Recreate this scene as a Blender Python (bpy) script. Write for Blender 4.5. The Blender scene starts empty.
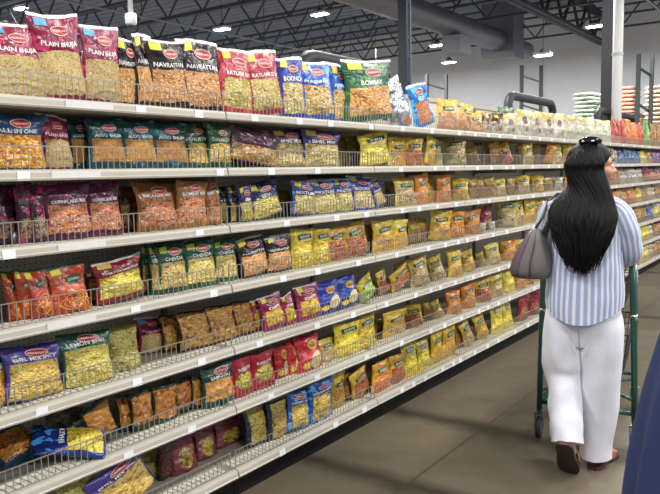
import bpy, bmesh, math, random
from mathutils import Vector, Matrix, Euler, noise
random.seed(7)
PI = math.pi
R = math.radians
scene = bpy.context.scene
COL = scene.collection

# ---------------------------------------------------------------- camera frame
H = 1.51
F = 710.6
YAW, PITCH, ROLL = .6267, .1053, -.0203
_f = Vector((-math.sin(YAW) * math.cos(PITCH), math.cos(YAW) * math.cos(PITCH), -math.sin(PITCH)))
_r = Vector((math.cos(YAW), math.sin(YAW), 0)); _u = _r.cross(_f)
_r2 = _r * math.cos(ROLL) + _u * math.sin(ROLL); _u2 = -_r * math.sin(ROLL) + _u * math.cos(ROLL)
W3 = Matrix((_r2, _u2, _f)).transposed()                      # camera space -> world (x across, y along the aisle, z up)
def ray(px, py): return W3 @ Vector((px - 330, 247 - py, F))
def on_x(px, py, X):
    r = ray(px, py); t = X / r.x; return Vector((X, r.y * t, H + r.z * t))
def on_z(px, py, z=0):
    r = ray(px, py); t = (z - H) / r.z; return Vector((r.x * t, r.y * t, z))
def on_y(px, py, Y):
    r = ray(px, py); t = Y / r.y; return Vector((r.x * t, Y, H + r.z * t))
def depth(p):
    return (W3.transposed() @ (Vector(p) - Vector((0, 0, H)))).z

cam_d = bpy.data.cameras.new('camera'); cam = bpy.data.objects.new('camera', cam_d); COL.objects.link(cam)
cam_d.sensor_width = 36; cam_d.lens = F / 660 * 36; cam_d.clip_start = .05; cam_d.clip_end = 200
Rc = W3 @ Matrix(((1, 0, 0), (0, 1, 0), (0, 0, -1)))          # blender camera looks down -z
cam.matrix_world = Matrix.Translation((0, 0, H)) @ Rc.to_4x4()
scene.camera = cam

# ---------------------------------------------------------------- colour and nodes
def lin(c):
    return tuple((x / 12.92 if x <= .04045 else ((x + .055) / 1.055) ** 2.4) for x in c)
def hexc(h):
    return lin(tuple(int(h[i:i + 2], 16) / 255 for i in (0, 2, 4))) + (1,)
def new_mat(name):
    m = bpy.data.materials.new(name); m.use_nodes = True
    nt = m.node_tree; p = nt.nodes['Principled BSDF']; return m, nt, p
def nd(nt, typ, **kw):
    n = nt.nodes.new(typ)
    for k, v in kw.items():
        if k.startswith('i_'):
            s = n.inputs[k[2:].replace('_', ' ')]
            if isinstance(v, bpy.types.NodeSocket): nt.links.new(v, s)
            else: s.default_value = v
        else: setattr(n, k, v)
    return n
def mth(nt, op, a, b=0.0, c=None, clamp=False):
    n = nt.nodes.new('ShaderNodeMath'); n.operation = op; n.use_clamp = clamp
    for i, v in enumerate((a, b) if c is None else (a, b, c)):
        if isinstance(v, bpy.types.NodeSocket): nt.links.new(v, n.inputs[i])
        else: n.inputs[i].default_value = v
    return n.outputs[0]
def mixc(nt, f, a, b):
    n = nt.nodes.new('ShaderNodeMix'); n.data_type = 'RGBA'
    for s, v in ((n.inputs[0], f), (n.inputs[6], a), (n.inputs[7], b)):
        if isinstance(v, bpy.types.NodeSocket): nt.links.new(v, s)
        else: s.default_value = v
    return n.outputs[2]
_mc = {}
def mat(name, col, rough=.5, metal=0, noise_amt=.12, nscale=30, bump=0, spec=.5, emit=None, coat=0):
    if name in _mc: return _mc[name]
    m, nt, p = new_mat(name); c = hexc(col) if isinstance(col, str) else col
    tc = nd(nt, 'ShaderNodeTexCoord')
    no = nd(nt, 'ShaderNodeTexNoise', i_Vector=tc.outputs['Object'], i_Scale=nscale, i_Detail=3.0)
    d = tuple(x * (1 - noise_amt) for x in c[:3]) + (1,); l = tuple(min(1, x * (1 + noise_amt)) for x in c[:3]) + (1,)
    nt.links.new(mixc(nt, no.outputs[0], d, l), p.inputs['Base Color'])
    p.inputs['Roughness'].default_value = rough; p.inputs['Metallic'].default_value = metal
    p.inputs['Specular IOR Level'].default_value = spec; p.inputs['Coat Weight'].default_value = coat
    if bump:
        b = nd(nt, 'ShaderNodeBump', i_Height=no.outputs[0], i_Strength=bump, i_Distance=.01)
        nt.links.new(b.outputs[0], p.inputs['Normal'])
    if emit:
        p.inputs['Emission Color'].default_value = c; p.inputs['Emission Strength'].default_value = emit
    _mc[name] = m; return m

# ---------------------------------------------------------------- mesh builder
class MB:
    def __init__(s): s.v = []; s.f = []; s.uv = None
    def box(s, x0, x1, y0, y1, z0, z1):
        n = len(s.v)
        s.v += [(x, y, z) for z in (z0, z1) for y in (y0, y1) for x in (x0, x1)]
        s.f += [tuple(n + i for i in q) for q in ((0, 2, 3, 1), (4, 5, 7, 6), (0, 1, 5, 4), (2, 6, 7, 3), (0, 4, 6, 2), (1, 3, 7, 5))]
        return s
    def bar(s, p, q, w, h=None):
        h = h or w; p = Vector(p); q = Vector(q); d = (q - p).normalized()
        a = d.cross(Vector((0, 0, 1)));
        if a.length < 1e-3: a = Vector((1, 0, 0))
        a.normalize(); b = a.cross(d).normalized(); n = len(s.v)
        for o in (p, q):
            for i, j in ((-1, -1), (1, -1), (1, 1), (-1, 1)): s.v.append(tuple(o + a * i * w / 2 + b * j * h / 2))
        s.f += [tuple(n + i for i in t) for t in ((0, 1, 5, 4), (1, 2, 6, 5), (2, 3, 7, 6), (3, 0, 4, 7), (3, 2, 1, 0), (4, 5, 6, 7))]
        return s
    def ring(s, pts):
        n = len(s.v); s.v += [tuple(p) for p in pts]; return list(range(n, n + len(pts)))
    def loft(s, rings, cap0=True, cap1=True):
        ids = [s.ring(r) for r in rings]; k = len(ids[0])
        for A, B in zip(ids, ids[1:]):
            for i in range(k): s.f.append((A[i], A[(i + 1) % k], B[(i + 1) % k], B[i]))
        if cap0: s.f.append(tuple(reversed(ids[0])))
        if cap1: s.f.append(tuple(ids[-1]))
        return s
    def tube(s, pts, r, n=8, flat=1.0, up=None):
        pts = [Vector(p) for p in pts]; rr = r if isinstance(r, (list, tuple)) else [r] * len(pts)
        rings = []; up = Vector(up) if up else None; a = None
        for i, p in enumerate(pts):
            d = (pts[min(i + 1, len(pts) - 1)] - pts[max(i - 1, 0)]).normalized()
            if a is None:
                a = (up or (Vector((0, 0, 1)) if abs(d.z) < .9 else Vector((1, 0, 0))))
            a = (a - d * a.dot(d)); a.normalize(); b = d.cross(a)
            rings.append([p + a * math.cos(t) * rr[i] * flat + b * math.sin(t) * rr[i] for t in [2 * PI * k / n for k in range(n)]])
        return s.loft(rings)
    def ell(s, c, r, nu=16, nv=10, M=None):
        c = Vector(c); rings = []
        for j in range(1, nv):
            t = PI * j / nv; rr = []
            for i in range(nu):
                a = 2 * PI * i / nu
                p = Vector((r[0] * math.sin(t) * math.cos(a), r[1] * math.sin(t) * math.sin(a), -r[2] * math.cos(t)))
                rr.append(c + (M @ p if M else p))
            rings.append(rr)
        return s.loft(rings)
    def cyl(s, p, q, r, n=16): return s.tube([p, q], r, n)
    def mesh(s, name, m, smooth=False):
        me = bpy.data.meshes.new(name); me.from_pydata(s.v, [], s.f); me.validate(); me.update()
        if m: me.materials.append(m)
        if smooth:
            for p in me.polygons: p.use_smooth = True
        return me
    def build(s, name, m, parent=None, smooth=False, loc=None):
        o = bpy.data.objects.new(name, s.mesh(name, m, smooth)); COL.objects.link(o)
        if parent: o.parent = parent
        if loc: o.location = loc
        return o
def tag(o, label=None, cat=None, group=None, kind=None):
    if label: o['label'] = label
    if cat: o['category'] = cat
    if group: o['group'] = group
    if kind: o['kind'] = kind
    return o
def empty(name, loc=(0, 0, 0), rz=0):
    o = bpy.data.objects.new(name, None); COL.objects.link(o); o.location = loc; o.rotation_euler = (0, 0, rz)
    o.empty_display_size = .1; return o
def inst(name, me, parent=None, loc=None):
    o = bpy.data.objects.new(name, me); COL.objects.link(o)
    if parent: o.parent = parent
    if loc: o.location = loc
    return o
def link_tree(o, parent=None, kids=None):
    c = o.copy(); COL.objects.link(c)
    if parent: c.parent = parent
    for ch in KIDS.get(o.name, []): link_tree(ch, c)
    return c
KIDS = {}
_tx = {}
def text_tris(body, size, bold=0.0):
    """verts, faces of a flat text, centred, in x/z"""
    k = (body, size, bold)
    if k not in _tx:
        cu = bpy.data.curves.new('t', 'FONT'); cu.body = body; cu.size = size; cu.align_x = 'CENTER'; cu.align_y = 'CENTER'
        cu.resolution_u = 2; cu.offset = bold
        ob = bpy.data.objects.new('t', cu); COL.objects.link(ob)
        bpy.context.view_layer.update()
        me = bpy.data.meshes.new_from_object(ob.evaluated_get(bpy.context.evaluated_depsgraph_get()))
        _tx[k] = ([tuple(v.co) for v in me.vertices], [tuple(p.vertices) for p in me.polygons])
        bpy.data.objects.remove(ob); bpy.data.curves.remove(cu); bpy.data.meshes.remove(me)
    return _tx[k]

# ================================================================ THE SETTING
def floor_mat():
    m, nt, p = new_mat('polished_concrete')
    tc = nd(nt, 'ShaderNodeTexCoord'); g = tc.outputs['Object']
    n1 = nd(nt, 'ShaderNodeTexNoise', i_Vector=g, i_Scale=.9, i_Detail=6.0, i_Roughness=.6, i_Distortion=.6)
    n2 = nd(nt, 'ShaderNodeTexNoise', i_Vector=g, i_Scale=4.0, i_Detail=8.0, i_Roughness=.7)
    n3 = nd(nt, 'ShaderNodeTexNoise', i_Vector=g, i_Scale=60.0, i_Detail=4.0)
    r1 = nd(nt, 'ShaderNodeValToRGB', i_Fac=n1.outputs[0])
    r1.color_ramp.elements[0].position = .36; r1.color_ramp.elements[0].color = hexc('4d4536')
    r1.color_ramp.elements[1].position = .66; r1.color_ramp.elements[1].color = hexc('6b604f')
    c = mixc(nt, mth(nt, 'MULTIPLY', mth(nt, 'SUBTRACT', n2.outputs[0], .42, clamp=True), 2.2, clamp=True), r1.outputs[0], hexc('5a503f'))
    c = mixc(nt, mth(nt, 'MULTIPLY', n3.outputs[0], .25), c, hexc('64594a'))
    sep = nd(nt, 'ShaderNodeSeparateXYZ', i_Vector=g); x = sep.outputs[0]; y = sep.outputs[1]
    wob = mth(nt, 'MULTIPLY', mth(nt, 'SUBTRACT', n2.outputs[0], .5), .22)
    # dark worn bands crossing the aisle at the slab joints
    for yy in BANDS:
        d = mth(nt, 'ABSOLUTE', mth(nt, 'ADD', mth(nt, 'SUBTRACT', y, yy), wob))
        f = mth(nt, 'SUBTRACT', 1.0, mth(nt, 'DIVIDE', d, .13), clamp=True)
        f = mth(nt, 'MULTIPLY', f, mth(nt, 'MULTIPLY_ADD', n1.outputs[0], 1.6, .2, clamp=True))
        c = mixc(nt, f, c, hexc('2a241b'))
    dk = nd(nt, 'ShaderNodeTexNoise', i_Vector=g, i_Scale=1.7, i_Detail=3.0)
    f = mth(nt, 'MULTIPLY', mth(nt, 'SUBTRACT', dk.outputs[0], .6, clamp=True), 4.0, clamp=True)
    c = mixc(nt, mth(nt, 'MULTIPLY', f, .65), c, hexc('332c22'))
    lines = None
    for xx in JOINTS_X:
        d = mth(nt, 'LESS_THAN', mth(nt, 'ABSOLUTE', mth(nt, 'SUBTRACT', x, xx)), .007)
        lines = d if lines is None else mth(nt, 'MAXIMUM', lines, d)
    for yy in BANDS:
        d = mth(nt, 'LESS_THAN', mth(nt, 'ABSOLUTE', mth(nt, 'SUBTRACT', y, yy)), .004)
        lines = mth(nt, 'MAXIMUM', lines, d)
    c = mixc(nt, mth(nt, 'MULTIPLY', lines, .8), c, hexc('3a342b'))
    nt.links.new(c, p.inputs['Base Color'])
    nt.links.new(mth(nt, 'MULTIPLY_ADD', n2.outputs[0], .35, .28), p.inputs['Roughness'])
    h = mth(nt, 'SUBTRACT', mth(nt, 'MULTIPLY', n3.outputs[0], .1), lines)
    b = nd(nt, 'ShaderNodeBump', i_Height=h, i_Strength=.25, i_Distance=.004)
    nt.links.new(b.outputs[0], p.inputs['Normal'])
    return m
BANDS = [on_z(443, 420).y, on_z(385, 480).y, on_z(560, 410).y + 3.2, on_z(443, 420).y + 7]
JOINTS_X = [on_z(444, 457).x, on_z(444, 457).x + 2.4]
XW0, XW1, YW0, YW1, ZC = -26, 9, -7, 27, 7.4
tag(MB().box(XW0, XW1, YW0, YW1, -.1, 0).build('floor', floor_mat()), kind='structure')
wall_m = mat('white_painted_block', 'e4e6ea', .75, noise_amt=.05, nscale=.8)
tag(MB().box(XW0, XW1, YW1, YW1 + .2, 0, ZC).build('wall_back', wall_m), kind='structure')
tag(MB().box(XW0 - .2, XW0, YW0, YW1, 0, ZC).build('wall_left', wall_m), kind='structure')
def deck():
    mb = MB(); s = .4; y = YW0; pts = []
    while y < YW1:
        pts += [(y, ZC), (y + .16, ZC), (y + .2, ZC + .05), (y + .36, ZC + .05)]; y += s
    ids = [mb.ring([(XW0, yy, zz), (XW1, yy, zz)]) for yy, zz in pts]
    for A, B in zip(ids, ids[1:]): mb.f.append((A[0], A[1], B[1], B[0]))
    n = [mb.ring([(XW0, yy, ZC + .1), (XW1, yy, ZC + .1)]) for yy in (YW0, YW1)]
    mb.f.append((n[0][0], n[1][0], n[1][1], n[0][1]))
    return mb
tag(deck().build('ceiling', mat('roof_deck', '8e98ac', .7, .0, .1, 3)), kind='structure')
tag(MB().box(XW0, XW1, YW1 - .03, YW1, 0, .15).build('baseboard_back', mat('base_grey', '55565a', .6)), kind='structure')
tag(MB().box(on_y(543, 60, YW1).x - .04, on_y(543, 60, YW1).x + .04, YW1 - .02, YW1, 0, ZC).build('trim_1', mat('wall_seam', 'd4d6da', .7)), kind='structure')

steel = mat('dark_steel', '30353f', .6, .2)
lsteel = mat('joist_paint', '434a57', .6, .1)
# open web joists crossing the store
def joist_mesh():
    mb = MB(); z0, z1 = 6.05, 6.75
    for z in (z0, z1):
        mb.box(XW0 + .1, XW1, -.06, -.01, z, z + .05); mb.box(XW0 + .1, XW1, .01, .06, z, z + .05)
    x = XW0 + .4
    while x < XW1 - 1:
        mb.bar((x, 0, z1), (x + .55, 0, z0 + .03), .04); mb.bar((x + .55, 0, z0 + .03), (x + 1.1, 0, z1), .04); x += 1.45
    return mb.mesh('roof_joist', lsteel)
jm = joist_mesh()
for i in range(12):
    y = 25.2 - i * 2.1
    tag(inst('roof_joist', jm, None, (0, y, 0)), 'grey steel open-web roof joist crossing the store under the dark roof deck', 'roof joist', 'roof joists')
g = MB()
for z in (5.7, 6.6): g.box(-7.16, -7.02, 0, 26.2, z, z + .09); g.box(-6.98, -6.84, 0, 26.2, z, z + .09)
y = .2
while y < 25.5:
    g.bar((-7, y, 6.6), (-7, y + .7, 5.75), .07); g.bar((-7, y + .7, 5.75), (-7, y + 1.4, 6.6), .07); y += 1.6
tag(g.build('roof_girder', steel), 'heavy dark steel truss girder running lengthwise above the dark steel post', 'roof girder')

def column(px, d, w, z1, m, label, name='steel_column'):
    r = ray(px, 80); t = d / F; p = Vector((r.x * t, r.y * t, 0))
    c = empty(name, p, R(0)); s = w / 2
    MB().box(-s, s, -s, s, .02, z1).build('shaft', m, c)
    MB().box(-s * 1.7, s * 1.7, -s * 1.7, s * 1.7, 0, .02).build('base_plate', m, c)
    MB().box(-s * 1.5, s * 1.5, -s * 1.5, s * 1.5, z1, z1 + .02).build('cap_plate', m, c)
    tag(c, label, 'column'); return c
c1 = column(405, 14.6, .2, 5.66, mat('post_navy', '222a35', .45, .1), 'dark square steel post standing behind the shelves near the silver foil bag')
MB().tube([(.13, 0, 1.0), (.13, 0, 5.0)], .018).build('conduit', lsteel, c1)
MB().box(.1, .17, -.04, .04, 2.6, 2.75).build('junction_box', steel, c1)
c2 = column(609, 12.6, .22, ZC, mat('post_black', '2a2830', .45, .1), 'dark steel post behind the woman, against a white pipe')
MB().box(-.12, -.08, -.02, .02, .5, ZC).build('conduit', lsteel, c2)
p = W3 @ Vector((617 - 330, 160, F)) * (12.3 / F)
c3 = empty('downspout', (p.x, p.y, 0)); MB().tube([(0, 0, 0), (0, 0, ZC)], .085, 16).build('pipe', mat('white_pipe', 'd4d4d2', .4), c3, True)
for z in (1.2, 3.4, 5.6): MB().tube([(0, 0, z), (0, 0, z + .05)], .097, 16).build('pipe_strap', mat('strap_grey', 'a6a7a8', .4, .3), c3)
tag(c3, 'white vertical roof drain pipe beside the dark post at the far aisle', 'drain pipe')

# spiral duct with its end box
duct_m = mat('galvanised', '7c7e88', .5, .5, .12, 2)
dx, dz = -9.3, 5.62
yE = on_x(497, 45, dx).y
du = empty('air_duct', (dx, 2, 0))
mb = MB(); rings = []; L = yE - 2; n = int(L / .12)
for i in range(n + 1):
    rr = .34 + (.012 if i % 6 == 0 else 0)
    rings.append([(rr * math.cos(t), i * L / n, dz + rr * math.sin(t)) for t in [2 * PI * k / 24 for k in range(24)]])
mb.loft(rings).build('duct_pipe', duct_m, du, True)
MB().box(-.55, .55, L, L + .9, dz - .55, dz + 1.2).build('end_box', duct_m, du)
mb = MB().tube([(0, L + .9, dz), (0, L + 2.6, dz)], .28, 20); mb.build('duct_branch', duct_m, du, True)
for k in range(4):
    MB().box(-.02, .02, 1.5 + k * 4, 1.54 + k * 4, dz + .3, ZC).build('hanger_strap', lsteel, du)
MB().box(-.15, .42, L - 3.6, L - 2.9, dz - .85, dz - .345).build('air_diffuser', mat('diffuser', '74777e', .5, .2), du)
tag(du, 'round spiral galvanised air duct hanging under the roof', 'air duct')
# conduits
for (X, z, lab) in ((-15.5, 5.75, 'thin grey conduit running lengthwise above the maroon bags'), (-4.6, 6.0, 'thin grey conduit running lengthwise nearest the ceiling camera')):
    e = empty('conduit', (X, 1, 0)); MB().tube([(0, 0, z), (0, 24.5, z)], .03, 8).build('conduit_pipe', mat('conduit_grey', '9da2ac', .4, .4), e)
    for k in range(5): MB().box(-.008, .008, 2 + k * 5, 2.02 + k * 5, z, ZC).build('hanger_rod', lsteel, e)
    tag(e, lab, 'conduit')
# pendant camera
r = ray(131, 20) * (6.2 / F); pc = empty('ceiling_camera', (r.x, r.y, 0)); zc = H + r.z
wm = mat('white_plastic', 'd6d8dc', .4)
MB().tube([(0, 0, zc + .05), (0, 0, ZC)], .022, 10).build('pole', wm, pc, True)
mb = MB().tube([(0, 0, zc - .045), (0, 0, zc - .03), (0, 0, zc + .05), (0, 0, zc + .06)], [.035, .05, .05, .03], 18); mb.build('housing', wm, pc, True)
MB().ell((0, 0, zc - .045), (.036, .036, .03)).build('dome', mat('smoked_dome', '3a3d44', .1), pc, True)
tag(pc, 'white pendant security camera on a pole above the maroon bags', 'camera')

# high bay lights
glow = mat('led_panel', (1, .98, .95, 1), .5, emit=22, noise_amt=0)
def bay(x, y, z, label, group=None, tall=False):
    e = empty('high_bay_light', (x, y, 0), R(0)); 
    MB().box(-.25, .25, -.13, .13, z + .02, z + .09).build('housing', wm, e)
    MB().box(-.23, .23, -.11, .11, z, z + .02).build('diffuser', glow, e)
    MB().tube([(0, 0, z + .09), (0, 0, z + .2)], [.14, .05], 14).build('driver', lsteel, e)
    MB().tube([(0, 0, z + .2), (0, 0, ZC)], .008, 6).build('hanging_cord', lsteel, e)
    tag(e, label, 'ceiling light', group); return e
for px, py, d, lab in ((21, 9, 22, 'ceiling light just above the leftmost maroon bags'), (222, 30, 20.5, 'ceiling light above the black and red bags'),
                       (320, 15, 20, 'ceiling light at top centre, left of the dark post'), (437, 46, 24.5, 'ceiling light directly under the duct, upper of two right of the post'),
                       (449, 63, 26.5, 'low ceiling light hung on a cord, lower of two right of the post'), (543, 56, 21, 'ceiling light below the girder end, left of the white pipe'),
                       (595, 27, 21, 'ceiling light beside the top of the dark far post'), (376, 74, 24, 'ceiling light seen just over the green bag')):
    r = ray(px, py) * (d / F); bay(r.x, r.y, H + r.z, lab)
def area(x, y, z, sx, sy, e, c=(1, .985, .96), rot=(0, 0, 0)):
    l = bpy.data.lights.new('lamp', 'AREA'); l.shape = 'RECTANGLE'; l.size = sx; l.size_y = sy; l.energy = e; l.color = c
    o = bpy.data.objects.new('lamp', l); COL.objects.link(o); o.location = (x, y, z); o.rotation_euler = rot; return o
for y in (-4, -.5, 3, 6.5, 10, 13.5, 17):
    area(.5, y, 5.6, .5, 1.6, 158)
for x in (-4.8, -13, -19, 5):
    for y in (0, 7, 14, 21): area(x, y, 5.6, .5, 1.6, 480)

# black padded loops of the fixtures in the next aisle
bm_ = mat('black_rubber', '1d2027', .55)

for (y0, y1, z, r_, lab) in ((on_x(300, 60, -3.45).y, on_x(388, 60, -3.45).y, 2.41, .06, 'thick black padded loop rail behind the green bag'),
                         (on_x(508, 95, -3.45).y, on_x(553, 95, -3.45).y, 2.42, .055, 'black rounded loop rail behind the white pouches, mid-distance'),
                         (on_x(597, 112, -3.45).y, on_x(633, 112, -3.45).y, 2.46, .055, 'black loop rail farthest away, in front of the rice sacks')):
    e = empty('guard_rail', (-3.45, (y0 + y1) / 2, 0)); h = (y1 - y0) / 2; c = .16
    pts = [(0, -h, .02)]
    pts += [(0, -h, z - c)] + [(0, -h + c - c * math.cos(t), z - c + c * math.sin(t)) for t in (R(22), R(45), R(68), R(90))]
    pts += [(0, h - c + c * math.sin(t), z - c + c * math.cos(t)) for t in (0, R(22), R(45), R(68), R(90))] + [(0, h, .02)]
    MB().tube(pts, r_, 14).build('loop', bm_, e, True)
    for s in (-h, h): MB().box(-.12, .12, s - .12, s + .12, 0, .02).build('base_plate', steel, e)
    tag(e, lab, 'guard rail')

# pallet racking with rice sacks at the back wall
gm = mat('rack_green', '46504f', .5, .1); om = mat('rack_beam', 'b0642c', .5)
def rack_upright(px0, px1, ytop, Y, lab):
    a = on_y(px0, ytop, Y); b = on_y(px1, ytop + 4, Y); e = empty('rack_upright', ((a.x + b.x) / 2, Y, 0)); w = abs(b.x - a.x) / 2
    for s, yy in ((-1, -.25), (1, .25)): MB().box(s * w - .05, s * w + .05, yy - .05, yy + .05, 0, a.z).build('post', gm, e)
    k = a.z - .35
    while k > .3: MB().bar((-w, -.25, k), (w, .25, k - .2), .05).build('brace', gm, e); k -= .95
    tag(e, lab, 'rack upright'); return e
rack_upright(430, 443, 75, 23.6, 'green pallet rack upright just right of the dark square post')
rack_upright(524.5, 538.5, 66, 23.6, 'green pallet rack upright above the middle black loop rail')
rack_upright(641, 650, 55, 20.6, 'green pallet rack upright between the rice sack stacks at far right')
sack_mesh = {}
def sack(c1, c2):
    k = (c1, c2)
    if k in sack_mesh: return sack_mesh[k]
    m, nt, p = new_mat('woven_sack')
    tc = nd(nt, 'ShaderNodeTexCoord'); n = nd(nt, 'ShaderNodeTexNoise', i_Vector=tc.outputs['Object'], i_Scale=5.0, i_Detail=1.0)
    f = mth(nt, 'GREATER_THAN', n.outputs[0], .52); nt.links.new(mixc(nt, f, hexc(c1), hexc(c2)), p.inputs['Base Color']); p.inputs['Roughness'].default_value = .55
    mb = MB(); rings = []
    for j in range(9):
        t = -1 + 2 * j / 8; q = (1 - t ** 6) ** .5 * .9 + .1
        rings.append([(t * .33, .22 * math.cos(a) * (.8 + .2 * q), .062 + .06 * q * math.copysign(abs(math.sin(a)) ** .7, math.sin(a))) for a in [2 * PI * i / 16 for i in range(16)]])
    sack_mesh[k] = mb.loft(rings).mesh('rice_sack', m, True); return sack_mesh[k]
for (px, yt, Y, cols, n, gname, where) in ((588, 93, 22.3, (('e2eadc', '9fb59f'), ('e6e8de', 'a9b5a2')), 8, 'green print rice sacks', 'white and green rice sack in the stack left of the dark far post'),
                                 (627, 87, 23.7, (('dba893', 'cf8c80'), ('e0cbb0', 'c9a888')), 7, 'tan and red rice sacks', 'tan and red rice sack in the stack right of the white pipe'),
                                 (660, 86, 22.3, (('ddcdb6', 'c0aa8c'), ('ddccba', 'b09680')), 12, 'tan rice sacks', 'tan rice sack in the tall stack at the far right edge')):
    a = on_y(px, yt, Y); 
    pl = empty('pallet', (a.x, Y, 0)); z0 = a.z - n * .122
    for k in range(5): MB().box(-.5 , .5, -.45 + k * .2, -.35 + k * .2, z0 - .03, z0).build('deck_board', mat('pallet_wood', '8d7252', .8), pl)
    for k in (-.45, 0, .4): MB().box(k, k + .06, -.45, .45, z0 - .12, z0 - .03).build('runner', mat('pallet_wood', '8d7252', .8), pl)
    tag(pl, 'wooden pallet under the ' + gname, 'pallet')
    rk = empty('rack_shelf', (a.x, Y, 0))
    for s in (-.4, .4): MB().box(-.53, .53, s - .03, s + .03, z0 - .23, z0 - .125).build('beam', om, rk)
    for s in (-.56, .56):
        for q in (-.4, .4): MB().box(s - .03, s + .03, q - .04, q + .04, 0, z0 - .125).build('post', gm, rk)
    tag(rk, 'orange beamed pallet rack bay holding the ' + gname, 'rack')
    for l in range(n):
        for q in (-1, 1):
            me = sack(*cols[(l + (q > 0)) % 2])
            o = inst('rice_sack', me, None, (a.x + random.uniform(-.04, .04) + (0 if l % 2 else q * .0), Y + q * .21, z0 + l * .122)); o.rotation_euler.z = random.uniform(-.07, .07) + (PI if l % 2 else 0)
            tag(o, where, 'rice sack', gname)



# ================================================================ THE GONDOLA SHELVING
XK = -2.26; XL = -2.2245; XB = -2.72
SZ = [1.768, 1.521, 1.265, .994, .706, .4285, .122]
J0, BW = 2.312, 1.22
cream = mat('shelf_cream', 'aca699', .38, 0, .05, 8)
deckm = mat('shelf_deck', '9c9788', .45, .05, .08, 12)
wirem = mat('fence_wire', 'a3a39c', .3, .6, .05)
kickm = mat('kick_black', '0c0b0b', .75, spec=.2)
def peg_mat():
    m, nt, p = new_mat('pegboard'); tc = nd(nt, 'ShaderNodeTexCoord'); sp = nd(nt, 'ShaderNodeSeparateXYZ', i_Vector=tc.outputs['Object'])
    fy = mth(nt, 'PINGPONG', sp.outputs[1], .0127); fz = mth(nt, 'PINGPONG', sp.outputs[2], .0127)
    d = mth(nt, 'SQRT', mth(nt, 'ADD', mth(nt, 'POWER', mth(nt, 'SUBTRACT', fy, .0127), 2.0), mth(nt, 'POWER', mth(nt, 'SUBTRACT', fz, .0127), 2.0)))
    nt.links.new(mixc(nt, mth(nt, 'LESS_THAN', d, .0032), hexc('c4bdac'), hexc('1c1a16')), p.inputs['Base Color']); p.inputs['Roughness'].default_value = .5
    return m
pegm = peg_mat()
def shelf_mesh(i):
    mb = MB()
    mb.box(XB + .02, XK - .012, .003, BW - .003, -.022, .012)
    me = mb.mesh('shelf', deckm); return me
def lip_mesh():
    mb = MB()   # price channel: shaped strip with curled top and bottom edges
    prof = [(-.035, .013), (-.03, .017), (-.012, .017), (-.004, .013), (-.001, .006), (0, -.010), (.004, -.014), (.002, -.02), (-.008, -.022), (-.035, -.022)]
    ra = [[(XL + x, y, z) for x, z in prof] for y in (.004, BW - .004)]
    return mb.loft([ra[0], ra[1]]).mesh('price_rail', cream)
def fence_mesh():
    mb = MB(); x = XL - .035; n = 44; r = .0013; z0, z1 = .014, .098
    for k in range(n + 1):
        y = .02 + k * (BW - .04) / n
        mb.box(x - r, x + r, y - r, y + r, z0, z1)
    for z in (z0 + .002, z1): mb.box(x - r, x + r * 1.6, .018, BW - .018, z - .0018, z + .0018)
    for y in (.018, BW - .018): mb.box(x - .0025, x + .0025, y - .0025, y + .0025, z0 - .01, z1 + .004)
    return mb.mesh('wire_fence', wirem)
def strip_mesh():
    mb = MB(); k = 0.02
    while k < BW - .04:
        mb.box(XL - .115, XL - .05, k, k + .022, .012, .0165); k += .03
    return mb.mesh('slotted_strip', mat('strip_white', 'cfcabb', .4))
sm, lm_, fm, stm = shelf_mesh(0), lip_mesh(), fence_mesh(), strip_mesh()
tagm = mat('paper_white', 'dcdee2', .5, noise_amt=.03)
tg = MB().box(0, .002, -.023, .023, -.019, .011).mesh('price_tag', tagm)
tg2 = MB().box(0, .002, -.10, .10, -.016, .012).mesh('promo_strip', mat('promo_paper', 'cfccc8', .4))
TAGS = {0: [145, 202, 257, 301, 332, 372, 403, 432, 459], 1: [25, 221, 272, 318, 401, 435, 447], 2: [5, 198, 286, 336, 366, 402, 419, 437], 3: [130, 210, 281, 316, 357, 396, 428],
        4: [28, 128, 195, 255, 314, 351, 385, 415], 5: [115, 182, 265, 313, 364, 400, 430], 6: [275, 331, 361, 376, 400, 412, 424]}
for i in TAGS:
    x = max(TAGS[i]) + 17
    while x < 652: TAGS[i].append(x + random.randint(-3, 3)); x += random.randint(9, 16)
PROMO = {0: [95], 1: [78], 2: [80], 3: [65]}
tagY = {i: [on_x(x, 200, XL).y for x in xs] for i, xs in TAGS.items()}
proY = {i: [on_x(x, 200, XL).y for x in xs] for i, xs in PROMO.items()}
kick_me = MB().box(XB, XK, .002, BW - .002, 0, .096).mesh('kick_plate', kickm)
def backs(zt): return (MB().box(XB - .03, XB, .002, BW - .002, .05, zt - .03).mesh('back_panel', pegm), MB().box(XB - .035, XB + .012, .002, BW - .002, zt - .03, zt).mesh('top_rail', cream), MB().box(XB + .001, XB + .02, .002, .03, .11, zt - .03).mesh('upright', mat('upright_grey', '7f7a6c', .5)))
low_, high_ = backs(1.87), backs(2.08)
br_me = MB().box(XB + .02, XK - .06, -.0015, .0015, -.05, -.022).mesh('bracket', mat('upright_grey', '7f7a6c', .5))
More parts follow.
